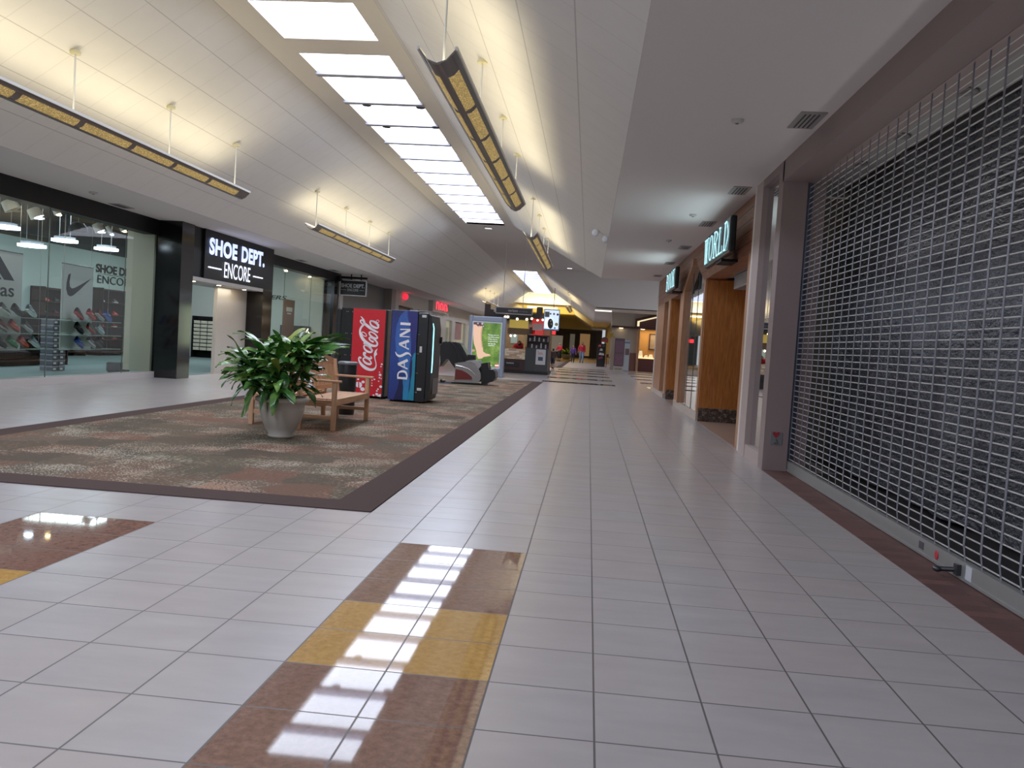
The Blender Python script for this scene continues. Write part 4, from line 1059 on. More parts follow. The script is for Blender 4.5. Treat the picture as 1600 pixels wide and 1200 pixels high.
for x in (-3.83, -3.25):
    for y in (Yd+.06, Yd+.86): c = MB(); c.lathe([(.03, 0), (.03, .045)], x, y, .008, 10); c.build('leg', VB, parent=t)
h_ = px_map((607.5, 484, 601.6, 624.5), (652.5, 486.5, 646.5, 627.5), 1.81, .05, -3.885, -3.375, 7.79, 596, 478)
BLU = MT('blue_print'); x_, y_, z_ = BLU.pos(); dr = BLU.voro(BLU.tc.outputs['Object'], 34)
BLU.set(col=BLU.mix((dr.lt(.16))*.35, BLU.ramp(z_/1.8, [(.02, lin((28, 44, 120))), (.5, lin((26, 58, 140))), (.85, lin((30, 46, 120))), (1., lin((28, 36, 92)))]), lin((96, 140, 200))), rough=.3); BLU = BLU.m
LBL = MT('light_blue_print'); x_, y_, z_ = LBL.pos(); dr = LBL.voro(LBL.tc.outputs['Object'], 40)
LBL.set(col=LBL.mix((dr.lt(.2))*.5, LBL.ramp(z_/1.8, [(.0, lin((30, 140, 190))), (.3, lin((36, 108, 186))), (.6, lin((48, 98, 186))), (1., lin((44, 78, 160)))]), lin((120, 170, 220))), rough=.3); LBL = LBL.m
TQ = plain((36, 136, 170), .3, var=.12); NVY = plain((22, 26, 70), .35)
c = MB(); c.box(-3.885, -3.375, Yd-.006, Yd, .05, 1.81); c.build('side_panel', BLU, parent=t)
def shp(p, o, m, nm): c = MB(); c.flat([[h_(q) for q in p]], (0, Yd-.006-o, 0), (1, 0, 0), (0, 0, 1)); c.build(nm, m, parent=t)
shp([(270, 52), (200, 120), (150, 240), (132, 400), (150, 560), (200, 700), (260, 800), (330, 860), (330, 760), (350, 600), (350, 420), (330, 240), (300, 120), (300, 52)], .002, LBL, 'wave_print')
shp([(395, 570), (420, 560), (400, 1150), (300, 1150), (352, 1000), (360, 850), (350, 700)], .003, TQ, 'wave_print')
shp([(250, 860), (330, 860), (356, 930), (330, 1060), (310, 1150), (245, 1150)], .004, LBL, 'wave_print')
shp([(205, 870), (235, 880), (256, 980), (250, 1150), (125, 1150), (180, 1000)], .005, NVY, 'wave_print')
shp([(345, 690), (375, 640), (372, 800), (350, 950), (320, 1080), (345, 900)], .006, NVY, 'wave_print')
shp([(300, 52), (440, 66), (435, 300), (400, 560), (352, 620), (358, 420), (335, 200)], .003, plain((40, 42, 112), .3), 'wave_print')
KD = 1/7.79*.0122
def dl(p, w): return ribbon([h_(q) for q in p], [v*KD for v in w] if isinstance(w, list) else w*KD, smooth=len(p) > 2)
L_ = dl([(203, 216), (342, 217)], 32) + dl([(203, 287), (340, 281)], 14) + dl([(335, 288), (200, 362)], 30) + dl([(196, 372), (333, 372)], 13)
L_ += dl([(190, 472), (325, 420)], 34) + dl([(192, 472), (325, 524)], 16) + dl([(280, 440), (284, 506)], 12)
L_ += dl([(140, 565), (165, 602), (205, 614), (248, 598), (290, 576), (330, 578), (358, 606)], [6, 20, 30, 30, 30, 20, 6])
L_ += dl([(180, 718), (312, 658), ], 34) + dl([(180, 718), (312, 766)], 16) + dl([(264, 688), (270, 748)], 12)
L_ += dl([(172, 882), (308, 884)], 26) + dl([(178, 872), (188, 822), (235, 800), (282, 806), (302, 840), (304, 872)], [16, 18, 26, 26, 18, 16])
c = MB(); c.flat(L_, (0, Yd-.016, 0), (1, 0, 0), (0, 0, 1)); c.build('capital_lettering', PRW, parent=t)
for (a, b_, z0, z1) in [(-3.285, -3.2, 1.70, 1.75), (-3.30, -3.255, 1.01, 1.13), (-3.31, -3.225, .26, .31)]:
    c = MB(); c.box(a, b_, Yd-.01, Yd-.002, z0, z1); c.build('sticker', plain((206, 208, 210), .5), parent=t)
c = MB()
for z in (1.76, 1.36, .98, .6, .22):
    for x in (-3.345, -3.32): c.ell((x, Yd-.004, z), .007, .006, .007, 6, 4)
c.build('rivets', CHR, parent=t)

# ------------------------------------------------------------------ massage chair (seen from its side, facing right)
YM = 24.3
t = thing('massage_chair', 'reclined black massage chair with silver and burgundy side panel', 'massage chair', (-3.5, YM+.35, .014))
def mp(p, y=YM): q = at(670+p[0]/12.31, 520+p[1]/12.31, 1, y); return (q.x, max(q.z, .016))
def mprism(nm, pts, mt, y0=0., y1=.75, bev=.02, par=None):
    c = MB(); c.prism([mp(p) for p in pts], 'y', YM+y0, YM+y1); return c.build(nm, mt, parent=par or t, bevel=bev)
LEA = plain((22, 22, 25), .32, var=.2); SIL = plain((150, 146, 146), .3, .6); BUR = plain((96, 34, 32), .3)
mprism('backrest', [(200, 660), (215, 560), (205, 400), (215, 230), (270, 180), (380, 172), (520, 180), (600, 210), (650, 290), (700, 380), (750, 480), (770, 540), (640, 580), (510, 590), (500, 690), (430, 600), (365, 500), (330, 505), (270, 580)], LEA, .06, .69, .035)
for k, (a, b_) in enumerate([((400, 172), (560, 560)), ((500, 180), (680, 540))]):
    c = MB(); pts = [mp(p) for p in [a, (a[0]+70, a[1]+60), (a[0]+110, a[1]+170), b_]]
    c.tube([(x, YM+.055, z) for x, z in pts], .022, 6); c.build('seam_roll', LEA, parent=t)
mprism('headrest', [(205, 240), (230, 180), (330, 165), (400, 200), (330, 300), (215, 330)], LEA, .14, .6, .04)
for y0, y1 in ((0, .09), (.66, .75)):
    sp = mprism('side_panel', [(500, 590), (560, 575), (700, 560), (790, 550), (880, 590), (950, 680), (1000, 790), (1000, 880), (960, 950), (900, 968), (480, 945), (500, 800), (510, 680)], SIL, y0, y1)
    mprism('burgundy_inlay', [(512, 695), (640, 720), (750, 780), (830, 850), (830, 900), (500, 898)], BUR, y0-.012, y0+.004, .004, sp)
    c = MB(); pts = [mp(p) for p in [(520, 625), (640, 650), (760, 690), (850, 760), (900, 830)]]; c.tube([(x, YM+y0-.01, z) for x, z in pts], .014, 6); c.build('chrome_line', plain((216, 214, 214), .2, .8), parent=sp)
    mprism('armrest', [(700, 545), (800, 530), (950, 545), (1000, 640), (960, 690), (880, 600), (790, 560)], plain((176, 174, 176), .3, .5), y0, y1)
mprism('seat', [(600, 600), (760, 560), (1000, 640), (1010, 740), (900, 800), (620, 800)], LEA, .1, .65)
mprism('footrest', [(1000, 740), (1080, 710), (1230, 705), (1275, 760), (1280, 870), (1230, 940), (1130, 965), (1060, 1010), (1000, 1000), (1010, 870)], LEA, .06, .69, .04)
mprism('calf_pad', [(1000, 590), (1130, 570), (1145, 700), (1080, 730), (1000, 720)], LEA, .08, .3, .03); mprism('calf_pad', [(1000, 590), (1130, 570), (1145, 700), (1080, 730), (1000, 720)], LEA, .45, .67, .03)
mprism('control_box', [(735, 420), (885, 430), (885, 525), (735, 520)], VB, .1, .3, .01)
c = MB(); c.box(mp((430, 970))[0], mp((1080, 970))[0], YM+.04, YM+.71, .0145, .05); c.build('base', VB, parent=t)
c = MB(); q = mp((230, 890)); c.tube([(q[0], YM+.1, .061), (q[0], YM+.65, .061)], .045, 10); c.build('rear_roller', VB, parent=t)
c = MB(); c.box(q[0]-.1, mp((500, 990))[0], YM-.1, YM+.85, .008, .014)
tag(c.build('floor_mat', plain((44, 52, 78), .9)), 'dark blue mat on the carpet under the massage chair', 'mat')
# ------------------------------------------------------------------ advertising light box
YA = 30.8
def qz(p, y, sc, ox, oy): q = at(ox+p[0]/sc, oy+p[1]/sc, 1, y); return (q.x, q.z)
ap = lambda p: qz(p, YA, 10.91, 725, 485)
STL = plain((132, 140, 158), .4, .3)
t = thing('advert_light_box', 'grey free-standing advert light box with a bare leg on green grass', 'advert stand', (-3.8, YA+.1, 0))
x0, x1 = -4.47, -3.10; zt = 2.24
c = MB(); c.box(x0, x0+.13, YA, YA+.3, 0, zt).box(x1-.13, x1, YA, YA+.3, 0, zt).box(x0+.13, x1-.13, YA+.02, YA+.28, 2.04, zt-.01).box(x0+.13, x1-.13, YA+.02, YA+.28, .05, .33); c.build('frame', STL, parent=t, bevel=.02)
c = MB(); c.box(x0+.13, x1-.13, YA+.06, YA+.26, .33, 2.04); c.build('box_body', plain((90, 94, 104), .4), parent=t)
c = MB()
for a, b, z0, z1 in ((x0+.13, x0+.17, .33, 2.04), (x1-.17, x1-.13, .33, 2.04), (x0+.17, x1-.17, 2.0, 2.04), (x0+.17, x1-.17, .33, .37)): c.box(a, b, YA+.03, YA+.06, z0, z1)
c.build('poster_surround', plain((196, 204, 216), .4), parent=t)
GR = MT('grass_print'); x_, y_, z_ = GR.pos(); n1 = GR.noise(GR.vec(x_*60., 0., z_*16.), 1., 4, .7); n2 = GR.noise(GR.vec(x_*1., 0., z_*1.), 2.4, 2)
gcol = GR.ramp(n1*.5+n2*.5, [(.33, lin((46, 78, 34))), (.5, lin((84, 122, 44))), (.66, lin((150, 176, 86)))]); GR.set(col=gcol, em=gcol, es=.42, rough=.25); GR = GR.m
SKN = MT('leg_print'); n1 = SKN.noise(None, 3, 2); SKN.set(col=lin((222, 178, 146)), em=lin((226, 180, 148)), es=.5, rough=.25); SKN = SKN.m
SKD = MT('leg_shade_print'); SKD.set(col=lin((196, 146, 116)), em=lin((200, 148, 118)), es=.42, rough=.25); SKD = SKD.m
c = MB(); c.box(x0+.17, x1-.17, YA+.045, YA+.06, .37, 2.0); c.build('grass_poster', GR, parent=t)
def pr(pts, off, m, nm): c = MB(); c.flat([[ap(p) for p in q] for q in pts], (0, YA+.045-off, 0), (1, 0, 0), (0, 0, 1)); c.build(nm, m, parent=t)
pr([[(130, 215), (300, 225), (312, 300), (300, 400), (300, 500), (318, 620), (322, 700), (370, 735), (430, 745), (455, 775), (390, 785), (340, 790), (300, 820), (240, 825), (222, 780), (205, 680), (165, 560), (155, 440), (150, 330)]], .003, SKN, 'leg_print')
pr([[(105, 660), (170, 665), (190, 690), (120, 712), (98, 705)]], .003, SKD, 'heel_print')
pr([[(290, 290), (308, 300), (300, 400), (300, 500), (318, 620), (300, 640), (285, 500), (280, 400)]], .004, SKD, 'leg_shade_print')
pr([[(112, 195), (320, 205), (345, 250), (330, 290), (290, 262), (250, 285), (200, 240), (130, 240)]], .005, plain((112, 62, 70), .5), 'shorts_print')
pr([disc(150, 212, 12, 8), disc(235, 222, 14, 8), disc(310, 225, 20, 8), disc(255, 270, 12, 8), disc(325, 270, 12, 8)], .006, plain((232, 222, 224), .5), 'flower_print')
WP = glow((245, 250, 240), .6, (230, 235, 225))
for k, line in enumerate(['Taking care of', 'our little piece', 'of the planet', 'is something', 'we can do', 'together.']):
    a = ap((405, 432+k*36)); b = ap((405+[182, 186, 160, 164, 130, 116][k], 448+k*36)); c = MB()
    c.flat(text_polys(line, b[0]-a[0], .062), (a[0], YA+.037, a[1]), (1, 0, 0), (0, 0, 1)); c.build('poster_lettering', WP, parent=t)
pr([disc(560, 940, 38, 18)], .005, glow((230, 110, 70), .35, (200, 90, 60)), 'round_logo'); pr([[(524, 930), (598, 934), (598, 952), (524, 948)]], .007, WP, 'logo_band'); pr([[(418, 928), (466, 931), (466, 944), (418, 941)]], .005, WP, 'logo_word')
area(((x0+x1)/2, YA-.05, 1.2), 1.0, 1.5, 6, (.85, 1, .7), (0, -1, 0), name='advert_glow')

# ------------------------------------------------------------------ kiosk
YK = 36.4; KX0, KX1, KY1 = -4.62, -1.74, 39.4
kp = lambda px, py, y=YK: at(px, py, 1, y)
t = thing('phone_kiosk', 'dark phone sales kiosk with canopy and tan counter front in the aisle', 'kiosk', (-3.2, 37.9, 0))
KD_, KR, KG = plain((34, 32, 32), .4), plain((62, 34, 30), .45), plain((58, 58, 60), .45)
c = MB(); c.box(KX0, KX1+.04, YK+.04, KY1, 0, .12); c.build('base_plinth', plain((22, 22, 22), .5), parent=t)
c = MB(); c.box(KX0+.03, -2.72, YK+.08, YK+.75, .12, 1.05).box(KX0, KX0+.6, YK+.75, KY1-.1, .12, 1.05).box(KX1-.7, KX1, YK+.9, KY1-.1, .12, 1.05); c.build('counter', KR, parent=t, bevel=.01)
c = MB(); c.box(KX0, -2.74, YK+.04, YK+.08, .62, 1.07)
TAN = MT('tan_stone_strips'); x_, y_, z_ = TAN.pos(); r = TAN.white(TAN.vec((x_/.33+(z_/.075).floor()*.37).floor(), 0., (z_/.075).floor())); e = ((z_/.075).frac()-.5).abs()
TAN.set(col=TAN.mix((e.gt(.42))*.6, TAN.ramp(r, [(.1, lin((150, 118, 92))), (.5, lin((196, 168, 138))), (.9, lin((222, 204, 182)))]), lin((90, 62, 46))), em=lin((196, 168, 138)), es=.08, rough=.5)
c.build('tan_counter_front', TAN.m, parent=t)
c = MB(); c.box(-3.62, -2.95, YK+.05, YK+.08, .28, .5); c.build('lower_sign', plain((26, 26, 28), .4), parent=t)
c = MB(); c.flat(text_polys('verizon', .34, .075, embolden=.02), (-3.55, YK+.045, .4), (1, 0, 0), (0, 0, 1)); c.build('sign_lettering', plain((190, 186, 184), .5), parent=t)
c = MB(); c.box(-2.72, KX1, YK, YK+.7, .12, 1.14); c.build('end_cabinet', KG, parent=t, bevel=.01)
c = MB(); c.box(-2.72, -2.3, YK-.01, YK, .12, 1.14); c.build('cabinet_panel', plain((50, 54, 54), .4), parent=t)
pb = kp(838, 568.5); pa_ = kp(852, 544)
c = MB(); c.box(-2.26, -1.84, YK-.02, YK-.008, .44, 1.10); pst = c.build('white_poster', plain((212, 208, 208), .5), parent=t)
c = MB(); c.box(-2.16, -1.95, YK-.025, YK-.02, .61, .78); c.build('phone_picture', plain((56, 74, 100), .4, var=.3), parent=pst)
c = MB(); c.box(-2.18, -1.98, YK-.025, YK-.02, .93, .96).box(-2.18, -1.95, YK-.025, YK-.02, .88, .9).box(-2.2, -2.15, YK-.025, YK-.02, 1.0, 1.03); c.build('print_lines', plain((196, 130, 116), .5), parent=pst)
c = MB(); c.box(-2.7, KX1+.02, YK+.3, YK+.7, 1.14, 1.72).box(-2.7, KX1+.02, YK, YK+.3, 1.68, 1.72).box(-2.7, -2.66, YK, YK+.3, 1.14, 1.7).box(KX1-.02, KX1+.02, YK, YK+.3, 1.14, 1.7).box(-2.7, KX1+.02, YK, YK+.3, 1.42, 1.44); c.build('upper_cabinet', plain((54, 30, 28), .45), parent=t)
c = MB(); random.seed(8)
for k in range(9): xx = -2.6+.1*k; zz = 1.15 if k % 2 else 1.45; c.box(xx, xx+.06, YK+.12, YK+.14, zz, zz+.12+.05*(k % 3))
c.build('phones_on_display', plain((176, 176, 178), .3), parent=t)
c = MB(); c.box(-2.52, -2.0, YK+.02, YK+.06, 1.72, 2.42); rs = c.build('red_sign', glow((210, 46, 40), .35, (190, 40, 36)), parent=t)
c = MB(); c.box(-2.48, -2.06, YK+.01, YK+.02, 1.92, 2.22); c.build('white_notice', plain((206, 176, 168), .5), parent=rs)
c = MB(); c.box(-2.62, -2.36, YK+.02, YK+.2, 1.74, 2.05); c.build('monitor', plain((24, 24, 26), .3), parent=t, bevel=.01)
c = MB(); c.box(-2.02, -1.72, YK+.02, YK+.06, 1.72, 1.95); c.build('orange_notice', plain((206, 120, 84), .5), parent=t)
for i, (a, b) in enumerate([(KX0-.02, KX0+.22), (-2.36, -2.1)]):
    c = MB(); c.box(a, b, YK+.1, YK+.34, 1.05 if i == 0 else 1.72, 2.95); c.build('canopy_post', plain((60, 42, 38), .5), parent=t)
c = MB(); c.box(KX0-.3+.3, KX0+.36, YK+.05, YK+.4, 2.42, 2.72); c.build('post_bracket', plain((52, 34, 32), .5), parent=t)
c = MB(); c.box(KX0, KX1, KY1-.3, KY1-.1, 1.05, 2.4); c.build('rear_display', plain((116, 96, 78), .5, var=.4, scale=5), parent=t)
c = MB(); c.box(KX0+.1, -2.2, YK+.08, YK+.3, 2.36, 2.62).box(KX0+.1, -2.2, KY1-.3, KY1-.1, 2.36, 2.6).box(KX0+.05, KX0+.25, YK+.3, KY1-.3, 2.4, 2.6).box(-2.36, -2.16, YK+.3, KY1-.3, 2.4, 2.6); c.build('canopy_beam', plain((24, 22, 24), .4), parent=t)
c = MB()
for px, py in [(789.5, 495), (793.5, 495), (808, 498.5), (823, 499), (831, 498), (840, 500.5), (848, 500)]:
    q = kp(px, py, YK-.0); c.ell((q.x, YK+.05, q.z), .05, .05, .05, 8, 6)
c.build('canopy_bulbs', glow((255, 220, 176), 9), parent=t)
c = MB(); c.box(-3.55, -2.72, YK+.5, YK+.54, 1.98, 2.34); c.build('yellow_banner', glow((196, 168, 70), .3, (190, 165, 80)), parent=t)
c = MB(); c.box(-3.62, -2.66, YK+.55, YK+.6, 1.7, 1.98); c.build('brown_valance', plain((112, 92, 70), .6), parent=t)
c = MB(); c.box(-2.84, -2.76, YK+.1, YK+.18, 1.05, 1.7); c.build('yellow_post', plain((196, 170, 96), .5), parent=t)
c = MB(); 
for px, py in [(798, 524.5), (804.5, 524.5), (810, 518.5), (813, 519.5), (821, 519), (809, 516)]:
    q = kp(px, py, YK+1.4); c.ell((q.x, q.y, q.z), .045, .045, .045, 8, 6)
c.build('display_bulbs', glow((255, 224, 186), 8), parent=t)
c = MB(); c.box(-3.66, -3.35, KY1-.33, KY1-.3, 1.3, 1.9); c.build('blue_poster', plain((130, 160, 176), .5), parent=t)
area((-3.2, 38, 2.3), 1.6, 1.2, 26, (1, .82, .55), (0, 0, -1), name='kiosk_light')
# lit panel with a phone above the kiosk
t = thing('lit_sign_panel', 'blue-white lit sign panel with small icons above the kiosk end', 'sign', (-1.68, YK, 1.96))
c = MB(); c.box(-2.02, -1.34, YK-.04, YK+.06, 1.96, 2.87); c.build('panel', plain((120, 150, 190), .4), parent=t)
c = MB(); c.box(-1.99, -1.37, YK-.05, YK-.04, 2.02, 2.83); c.build('lit_face', glow((200, 222, 246), .8, (190, 210, 230)), parent=t)
def ipts(p): q = at(780+p[0]/16, 470+p[1]/16, 1, YK-.06); return (q.x, q.z)
c = MB(); c.flat([[ipts(p) for p in disc(1280, 572, 70, 20, 128)]], (0, YK-.10, 0), (1, 0, 0), (0, 0, 1)); c.build('black_oval', plain((18, 16, 20), .3), parent=t)
c = MB(); c.flat([[ipts(p) for p in disc(1250, 560, 96, 20, 135)]], (0, YK-.07, 0), (1, 0, 0), (0, 0, 1)); c.build('white_ring', glow((236, 242, 255), .9, (220, 220, 230)), parent=t)
c = MB(); c.flat([[ipts(p) for p in q] for q in [[(1285, 480), (1305, 490), (1295, 530), (1282, 525)], [(1290, 560), (1330, 590), (1300, 600)]]], (0, YK-.11, 0), (1, 0, 0), (0, 0, 1)); c.build('clock_mark', plain((200, 196, 150), .4), parent=t)
for nm, q, cl in [('red_icon', disc(1370, 330, 34, 4), (196, 96, 90)), ('yellow_icon', disc(1430, 590, 42, 14), (206, 186, 110)), ('dark_icon', disc(1462, 345, 34, 5), (60, 70, 110)), ('blue_icon', disc(1390, 680, 24, 6), (70, 110, 160)), ('violet_icon', disc(1285, 325, 26, 6), (120, 90, 140))]:
    c = MB(); c.flat([[ipts(p) for p in q]], (0, YK-.07, 0), (1, 0, 0), (0, 0, 1)); c.build(nm, plain(cl, .5), parent=t)
c = MB(); c.box(-1.98, -1.78, YK-.09, YK-.05, 2.52, 2.76); c.build('grey_box', plain((120, 118, 120), .5), parent=t)
c = MB(); c.box(-2.02, -1.98, YK+.065, YK+.1, 1.725, 1.98).box(-1.8, -1.76, YK+.065, YK+.1, 1.725, 1.98); c.build('bracket', KD_, parent=t)
t = thing('red_exit_box', 'small glowing red sign box under the lit sign panel of the kiosk', 'sign', (-1.55, 60, 2.0))
q0, q1 = at(857.5, 522, 1, 60), at(868, 517.5, 1, 60)
c = MB(); c.box(q0.x, q1.x, 60, 60.1, q0.z, q1.z); c.build('lit_face', glow((255, 30, 34), 1.6, (200, 20, 20)), parent=t)
c = MB(); c.box(q0.x-.04, q1.x+.04, 60.1, 60.25, q0.z-.04, q1.z+.04).box((q0.x+q1.x)/2-.02, (q0.x+q1.x)/2+.02, 60.12, 60.2, q1.z, ZT); c.build('housing', KD_, parent=t)
# black sign hanging over the kiosk
YH = 35.6
t = thing('hanging_sign', 'long black sign with pale frame hanging over the kiosk', 'sign', (-3.35, YH, 2.6))
pa_, pb = at(775, 482, 1, YH), at(831.5, 491, 1, YH)
c = MB(); c.box(pa_.x, pb.x, YH-.03, YH+.03, 2.55, 2.80); c.build('panel', plain((40, 38, 42), .5), parent=t)
c = MB()
for a, b, z0, z1 in ((pa_.x-.02, pb.x+.02, 2.53, 2.56), (pa_.x-.02, pb.x+.02, 2.79, 2.82), (pa_.x-.02, pa_.x+.015, 2.53, 2.82), (pb.x-.015, pb.x+.02, 2.53, 2.82)): c.box(a, b, YH-.045, YH+.045, z0, z1)
c.build('frame', plain((186, 180, 176), .4), parent=t)
c = MB(); c.flat(text_polys('verizon', .42, .11, embolden=.02), (-3.52, YH-.035, 2.63), (1, 0, 0), (0, 0, 1)); c.build('lettering', plain((168, 150, 150), .5), parent=t)
c = MB(); c.flat(text_polys('wireless', .38, .10), (-3.06, YH-.035, 2.63), (1, 0, 0), (0, 0, 1)); c.build('lettering', plain((104, 100, 106), .5), parent=t)
c = MB()
for x in (-3.75, -2.9): c.tube([(x, YH, 2.8), (x, YH, ZT)], .014, 5)
c.build('hanging_rods', FIXW, parent=t)

# ------------------------------------------------------------------ people
def person(name, label, loc, rz, H, tops, legs, skin, hair, pose, skirt=False, shorts=False, shoes=(30, 30, 32), longhair=False):
    """one continuous body grown on a posed skeleton, clothes follow its faces"""
    J = {'pelvis': (0, 0, .53), 'spine': (0, .0, .63), 'chest': (0, .0, .74), 'neck': (0, 0, .835), 'jaw': (0, .012, .875), 'head': (0, .008, .925), 'crown': (0, -.004, .972), 'nose': (0, .062, .905),
         'shL': (-.105, 0, .795), 'shR': (.105, 0, .795), 'elL': (-.135, 0, .625), 'elR': (.135, 0, .625), 'wrL': (-.145, .03, .485), 'wrR': (.145, .03, .485), 'haL': (-.145, .045, .435), 'haR': (.145, .045, .435),
         'hipL': (-.055, 0, .51), 'hipR': (.055, 0, .51), 'knL': (-.06, .01, .285), 'knR': (.06, .01, .285), 'anL': (-.06, -.01, .05), 'anR': (.06, -.01, .05), 'toL': (-.065, .09, .02), 'toR': (.065, .09, .02)}
    J.update(pose)
    R = {'pelvis': .085, 'spine': .078, 'chest': .085, 'neck': .034, 'jaw': .044, 'head': .058, 'crown': .034, 'nose': .012, 'shL': .042, 'shR': .042, 'elL': .029, 'elR': .029, 'wrL': .019, 'wrR': .019, 'haL': .021, 'haR': .021,
         'hipL': .062, 'hipR': .062, 'knL': .04, 'knR': .04, 'anL': .025, 'anR': .025, 'toL': .02, 'toR': .02}
    E_ = [('pelvis', 'spine'), ('spine', 'chest'), ('chest', 'neck'), ('neck', 'jaw'), ('jaw', 'head'), ('head', 'crown'), ('head', 'nose'), ('chest', 'shL'), ('chest', 'shR'), ('shL', 'elL'), ('elL', 'wrL'), ('wrL', 'haL'), ('shR', 'elR'), ('elR', 'wrR'), ('wrR', 'haR'),
          ('pelvis', 'hipL'), ('pelvis', 'hipR'), ('hipL', 'knL'), ('knL', 'anL'), ('anL', 'toL'), ('hipR', 'knR'), ('knR', 'anR'), ('anR', 'toR')]
    k = list(J); me = bpy.data.meshes.new('body'); me.from_pydata([Vector(J[i])*H for i in k], [(k.index(a), k.index(b)) for a, b in E_], [])
    ob = bpy.data.objects.new('body', me); COL.objects.link(ob)
    sk = ob.modifiers.new('skin', 'SKIN'); sk.use_smooth_shade = True
    if not me.skin_vertices: me.attributes.new('skin', 'FLOAT', 'POINT')
    for i, n in enumerate(k):
        v = me.skin_vertices[0].data[i]; r = R[n]*H
        v.radius = (r*1.25, r*.8) if n in ('pelvis', 'spine', 'chest') else (r, r); v.use_root = n == 'pelvis'
    sb = ob.modifiers.new('sub', 'SUBSURF'); sb.levels = sb.render_levels = 1
    dg = bpy.context.evaluated_depsgraph_get(); dg.update()
    bm_ = bpy.data.meshes.new_from_object(ob.evaluated_get(dg)); bpy.data.objects.remove(ob)
    t = thing(name, label, 'person', loc, local=True, rz=rz)
    P_ = [v.co.copy() for v in bm_.vertices]; Nn = [v.normal.copy() for v in bm_.vertices]
    F_ = [list(p.vertices) for p in bm_.polygons]
    def bone(c):
        best = None
        for a, b in E_:
            A, B = Vector(J[a])*H, Vector(J[b])*H; d = B-A; q = max(0, min(1, (c-A).dot(d)/max(d.length_squared, 1e-9))); l = (c-A-d*q).length-(R[a]+R[b])/2*H*.6
            if best is None or l < best[0]: best = (l, a, b, q)
        return best
    sets = {'top': [], 'leg': [], 'shoe': [], 'hair': []}
    for f in F_:
        c = sum((P_[i] for i in f), Vector())/len(f); _, a, b, q = bone(c)
        if b in ('toL', 'toR') or (b in ('anL', 'anR') and q > .93): sets['shoe'].append(f)
        elif b in ('knL', 'knR', 'hipL', 'hipR') or (b in ('anL', 'anR') and not shorts and not skirt): sets['leg'].append(f)
        elif b in ('anL', 'anR') and shorts and q < .08: sets['leg'].append(f)
        elif (a, b) in (('pelvis', 'spine'), ('spine', 'chest'), ('chest', 'shL'), ('chest', 'shR'), ('shL', 'elL'), ('shR', 'elR')) or (b in ('wrL', 'wrR') and q < .9) or ((a, b) == ('chest', 'neck') and q < .55): sets['top'].append(f)
        elif a == 'head' and b == 'crown' or (b in ('crown', 'head') and (c.y < J['head'][1]*H+.012*H or c.z > .945*H+(J['head'][2]-.925)*H)): sets['hair'].append(f)
    c = MB(); c.add(P_, F_, True)
    for sx in (-1, 1):      # fingers and thumb rooted in the palm
        h = Vector(J['haL' if sx < 0 else 'haR'])*H; w = Vector(J['wrL' if sx < 0 else 'wrR'])*H; d = (h-w).normalized(); s = d.cross(Vector((1, 0, 0))).normalized(); n = d.cross(s)
        for q in range(4):
            o = s*(q-1.5)*.011*H; L = (.042, .05, .052, .04)[q]*H
            c.tube([h+o*.8+d*.004, h+o+d*(.012*H+L*.5), h+o+d*(.012*H+L*.9)+n*L*.25], [.0058*H, .005*H, .0042*H], 6)
        c.tube([h-d*.012*H+s*.014*H, h+d*.012*H+s*.032*H, h+d*.034*H+s*.036*H], [.0066*H, .0058*H, .0048*H], 6)
    sn = plain(skin, .5)
    c.build('body', sn, parent=t)
    def cloth(nm, key, col, infl):
        if not sets[key]: return
        c = MB(); ids = sorted({i for f in sets[key] for i in f}); mp_ = {i: j for j, i in enumerate(ids)}
        c.add([P_[i]+Nn[i]*infl*H for i in ids], [[mp_[i] for i in f] for f in sets[key]], True); c.build(nm, plain(col, .8), parent=t)
    cloth('top', 'top', tops, .010); cloth('trousers' if not skirt else 'skirt_lining', 'leg', legs, .009); cloth('shoe', 'shoe', shoes, .006); cloth('hair', 'hair', hair, .008)
    hd = Vector(J['head'])*H
    for sx in (-1, 1):
        c = MB(); c.ell(hd+Vector((sx*.022*H, .052*H, .0)), .008*H, .006*H, .005*H, 6, 4); c.build('eye', plain((30, 24, 22), .3), parent=t)
        c = MB(); c.ell(hd+Vector((sx*.058*H, -.004*H, -.008*H)), .009*H, .016*H, .024*H, 8, 6); c.build('ear', sn, parent=t)
    c = MB(); c.ell(Vector(J['jaw'])*H+Vector((0, .043*H, .006*H)), .018*H, .006*H, .004*H, 6, 4); c.build('mouth', plain((150, 84, 76), .5), parent=t)
    if skirt:
        c = MB(); c.lathe([(.088*H, .56*H), (.11*H, .45*H), (.12*H, .18*H), (.115*H, .175*H), (.08*H, .5*H)], 0, 0, 0, 20); c.build('skirt', plain(legs, .8), parent=t)
    if longhair:
        c = MB(); c.ell(hd+Vector((0, -.03*H, -.025*H)), .06*H, .04*H, .09*H, 12, 8); c.build('long_hair', plain(hair, .7), parent=t)
    return t
g = lambda px, py: at(px, py, 2, 0)
WK = dict(knL=(-.06, .05, .29), anL=(-.06, .07, .05), toL=(-.065, .17, .03), knR=(.06, -.01, .285), anR=(.06, -.09, .06), toR=(.065, .0, .02))
p = g(908, 567)
person('person', 'man in a red long-sleeved jacket and light blue jeans walking along the aisle', (p.x, p.y, 0), PI, 1.80, (196, 30, 44), (120, 144, 176), (176, 130, 110), (40, 30, 28), dict(WK, elR=(.155, .02, .63), wrR=(.17, .08, .50), haR=(.175, .10, .455)))
p = g(894.5, 566.3)
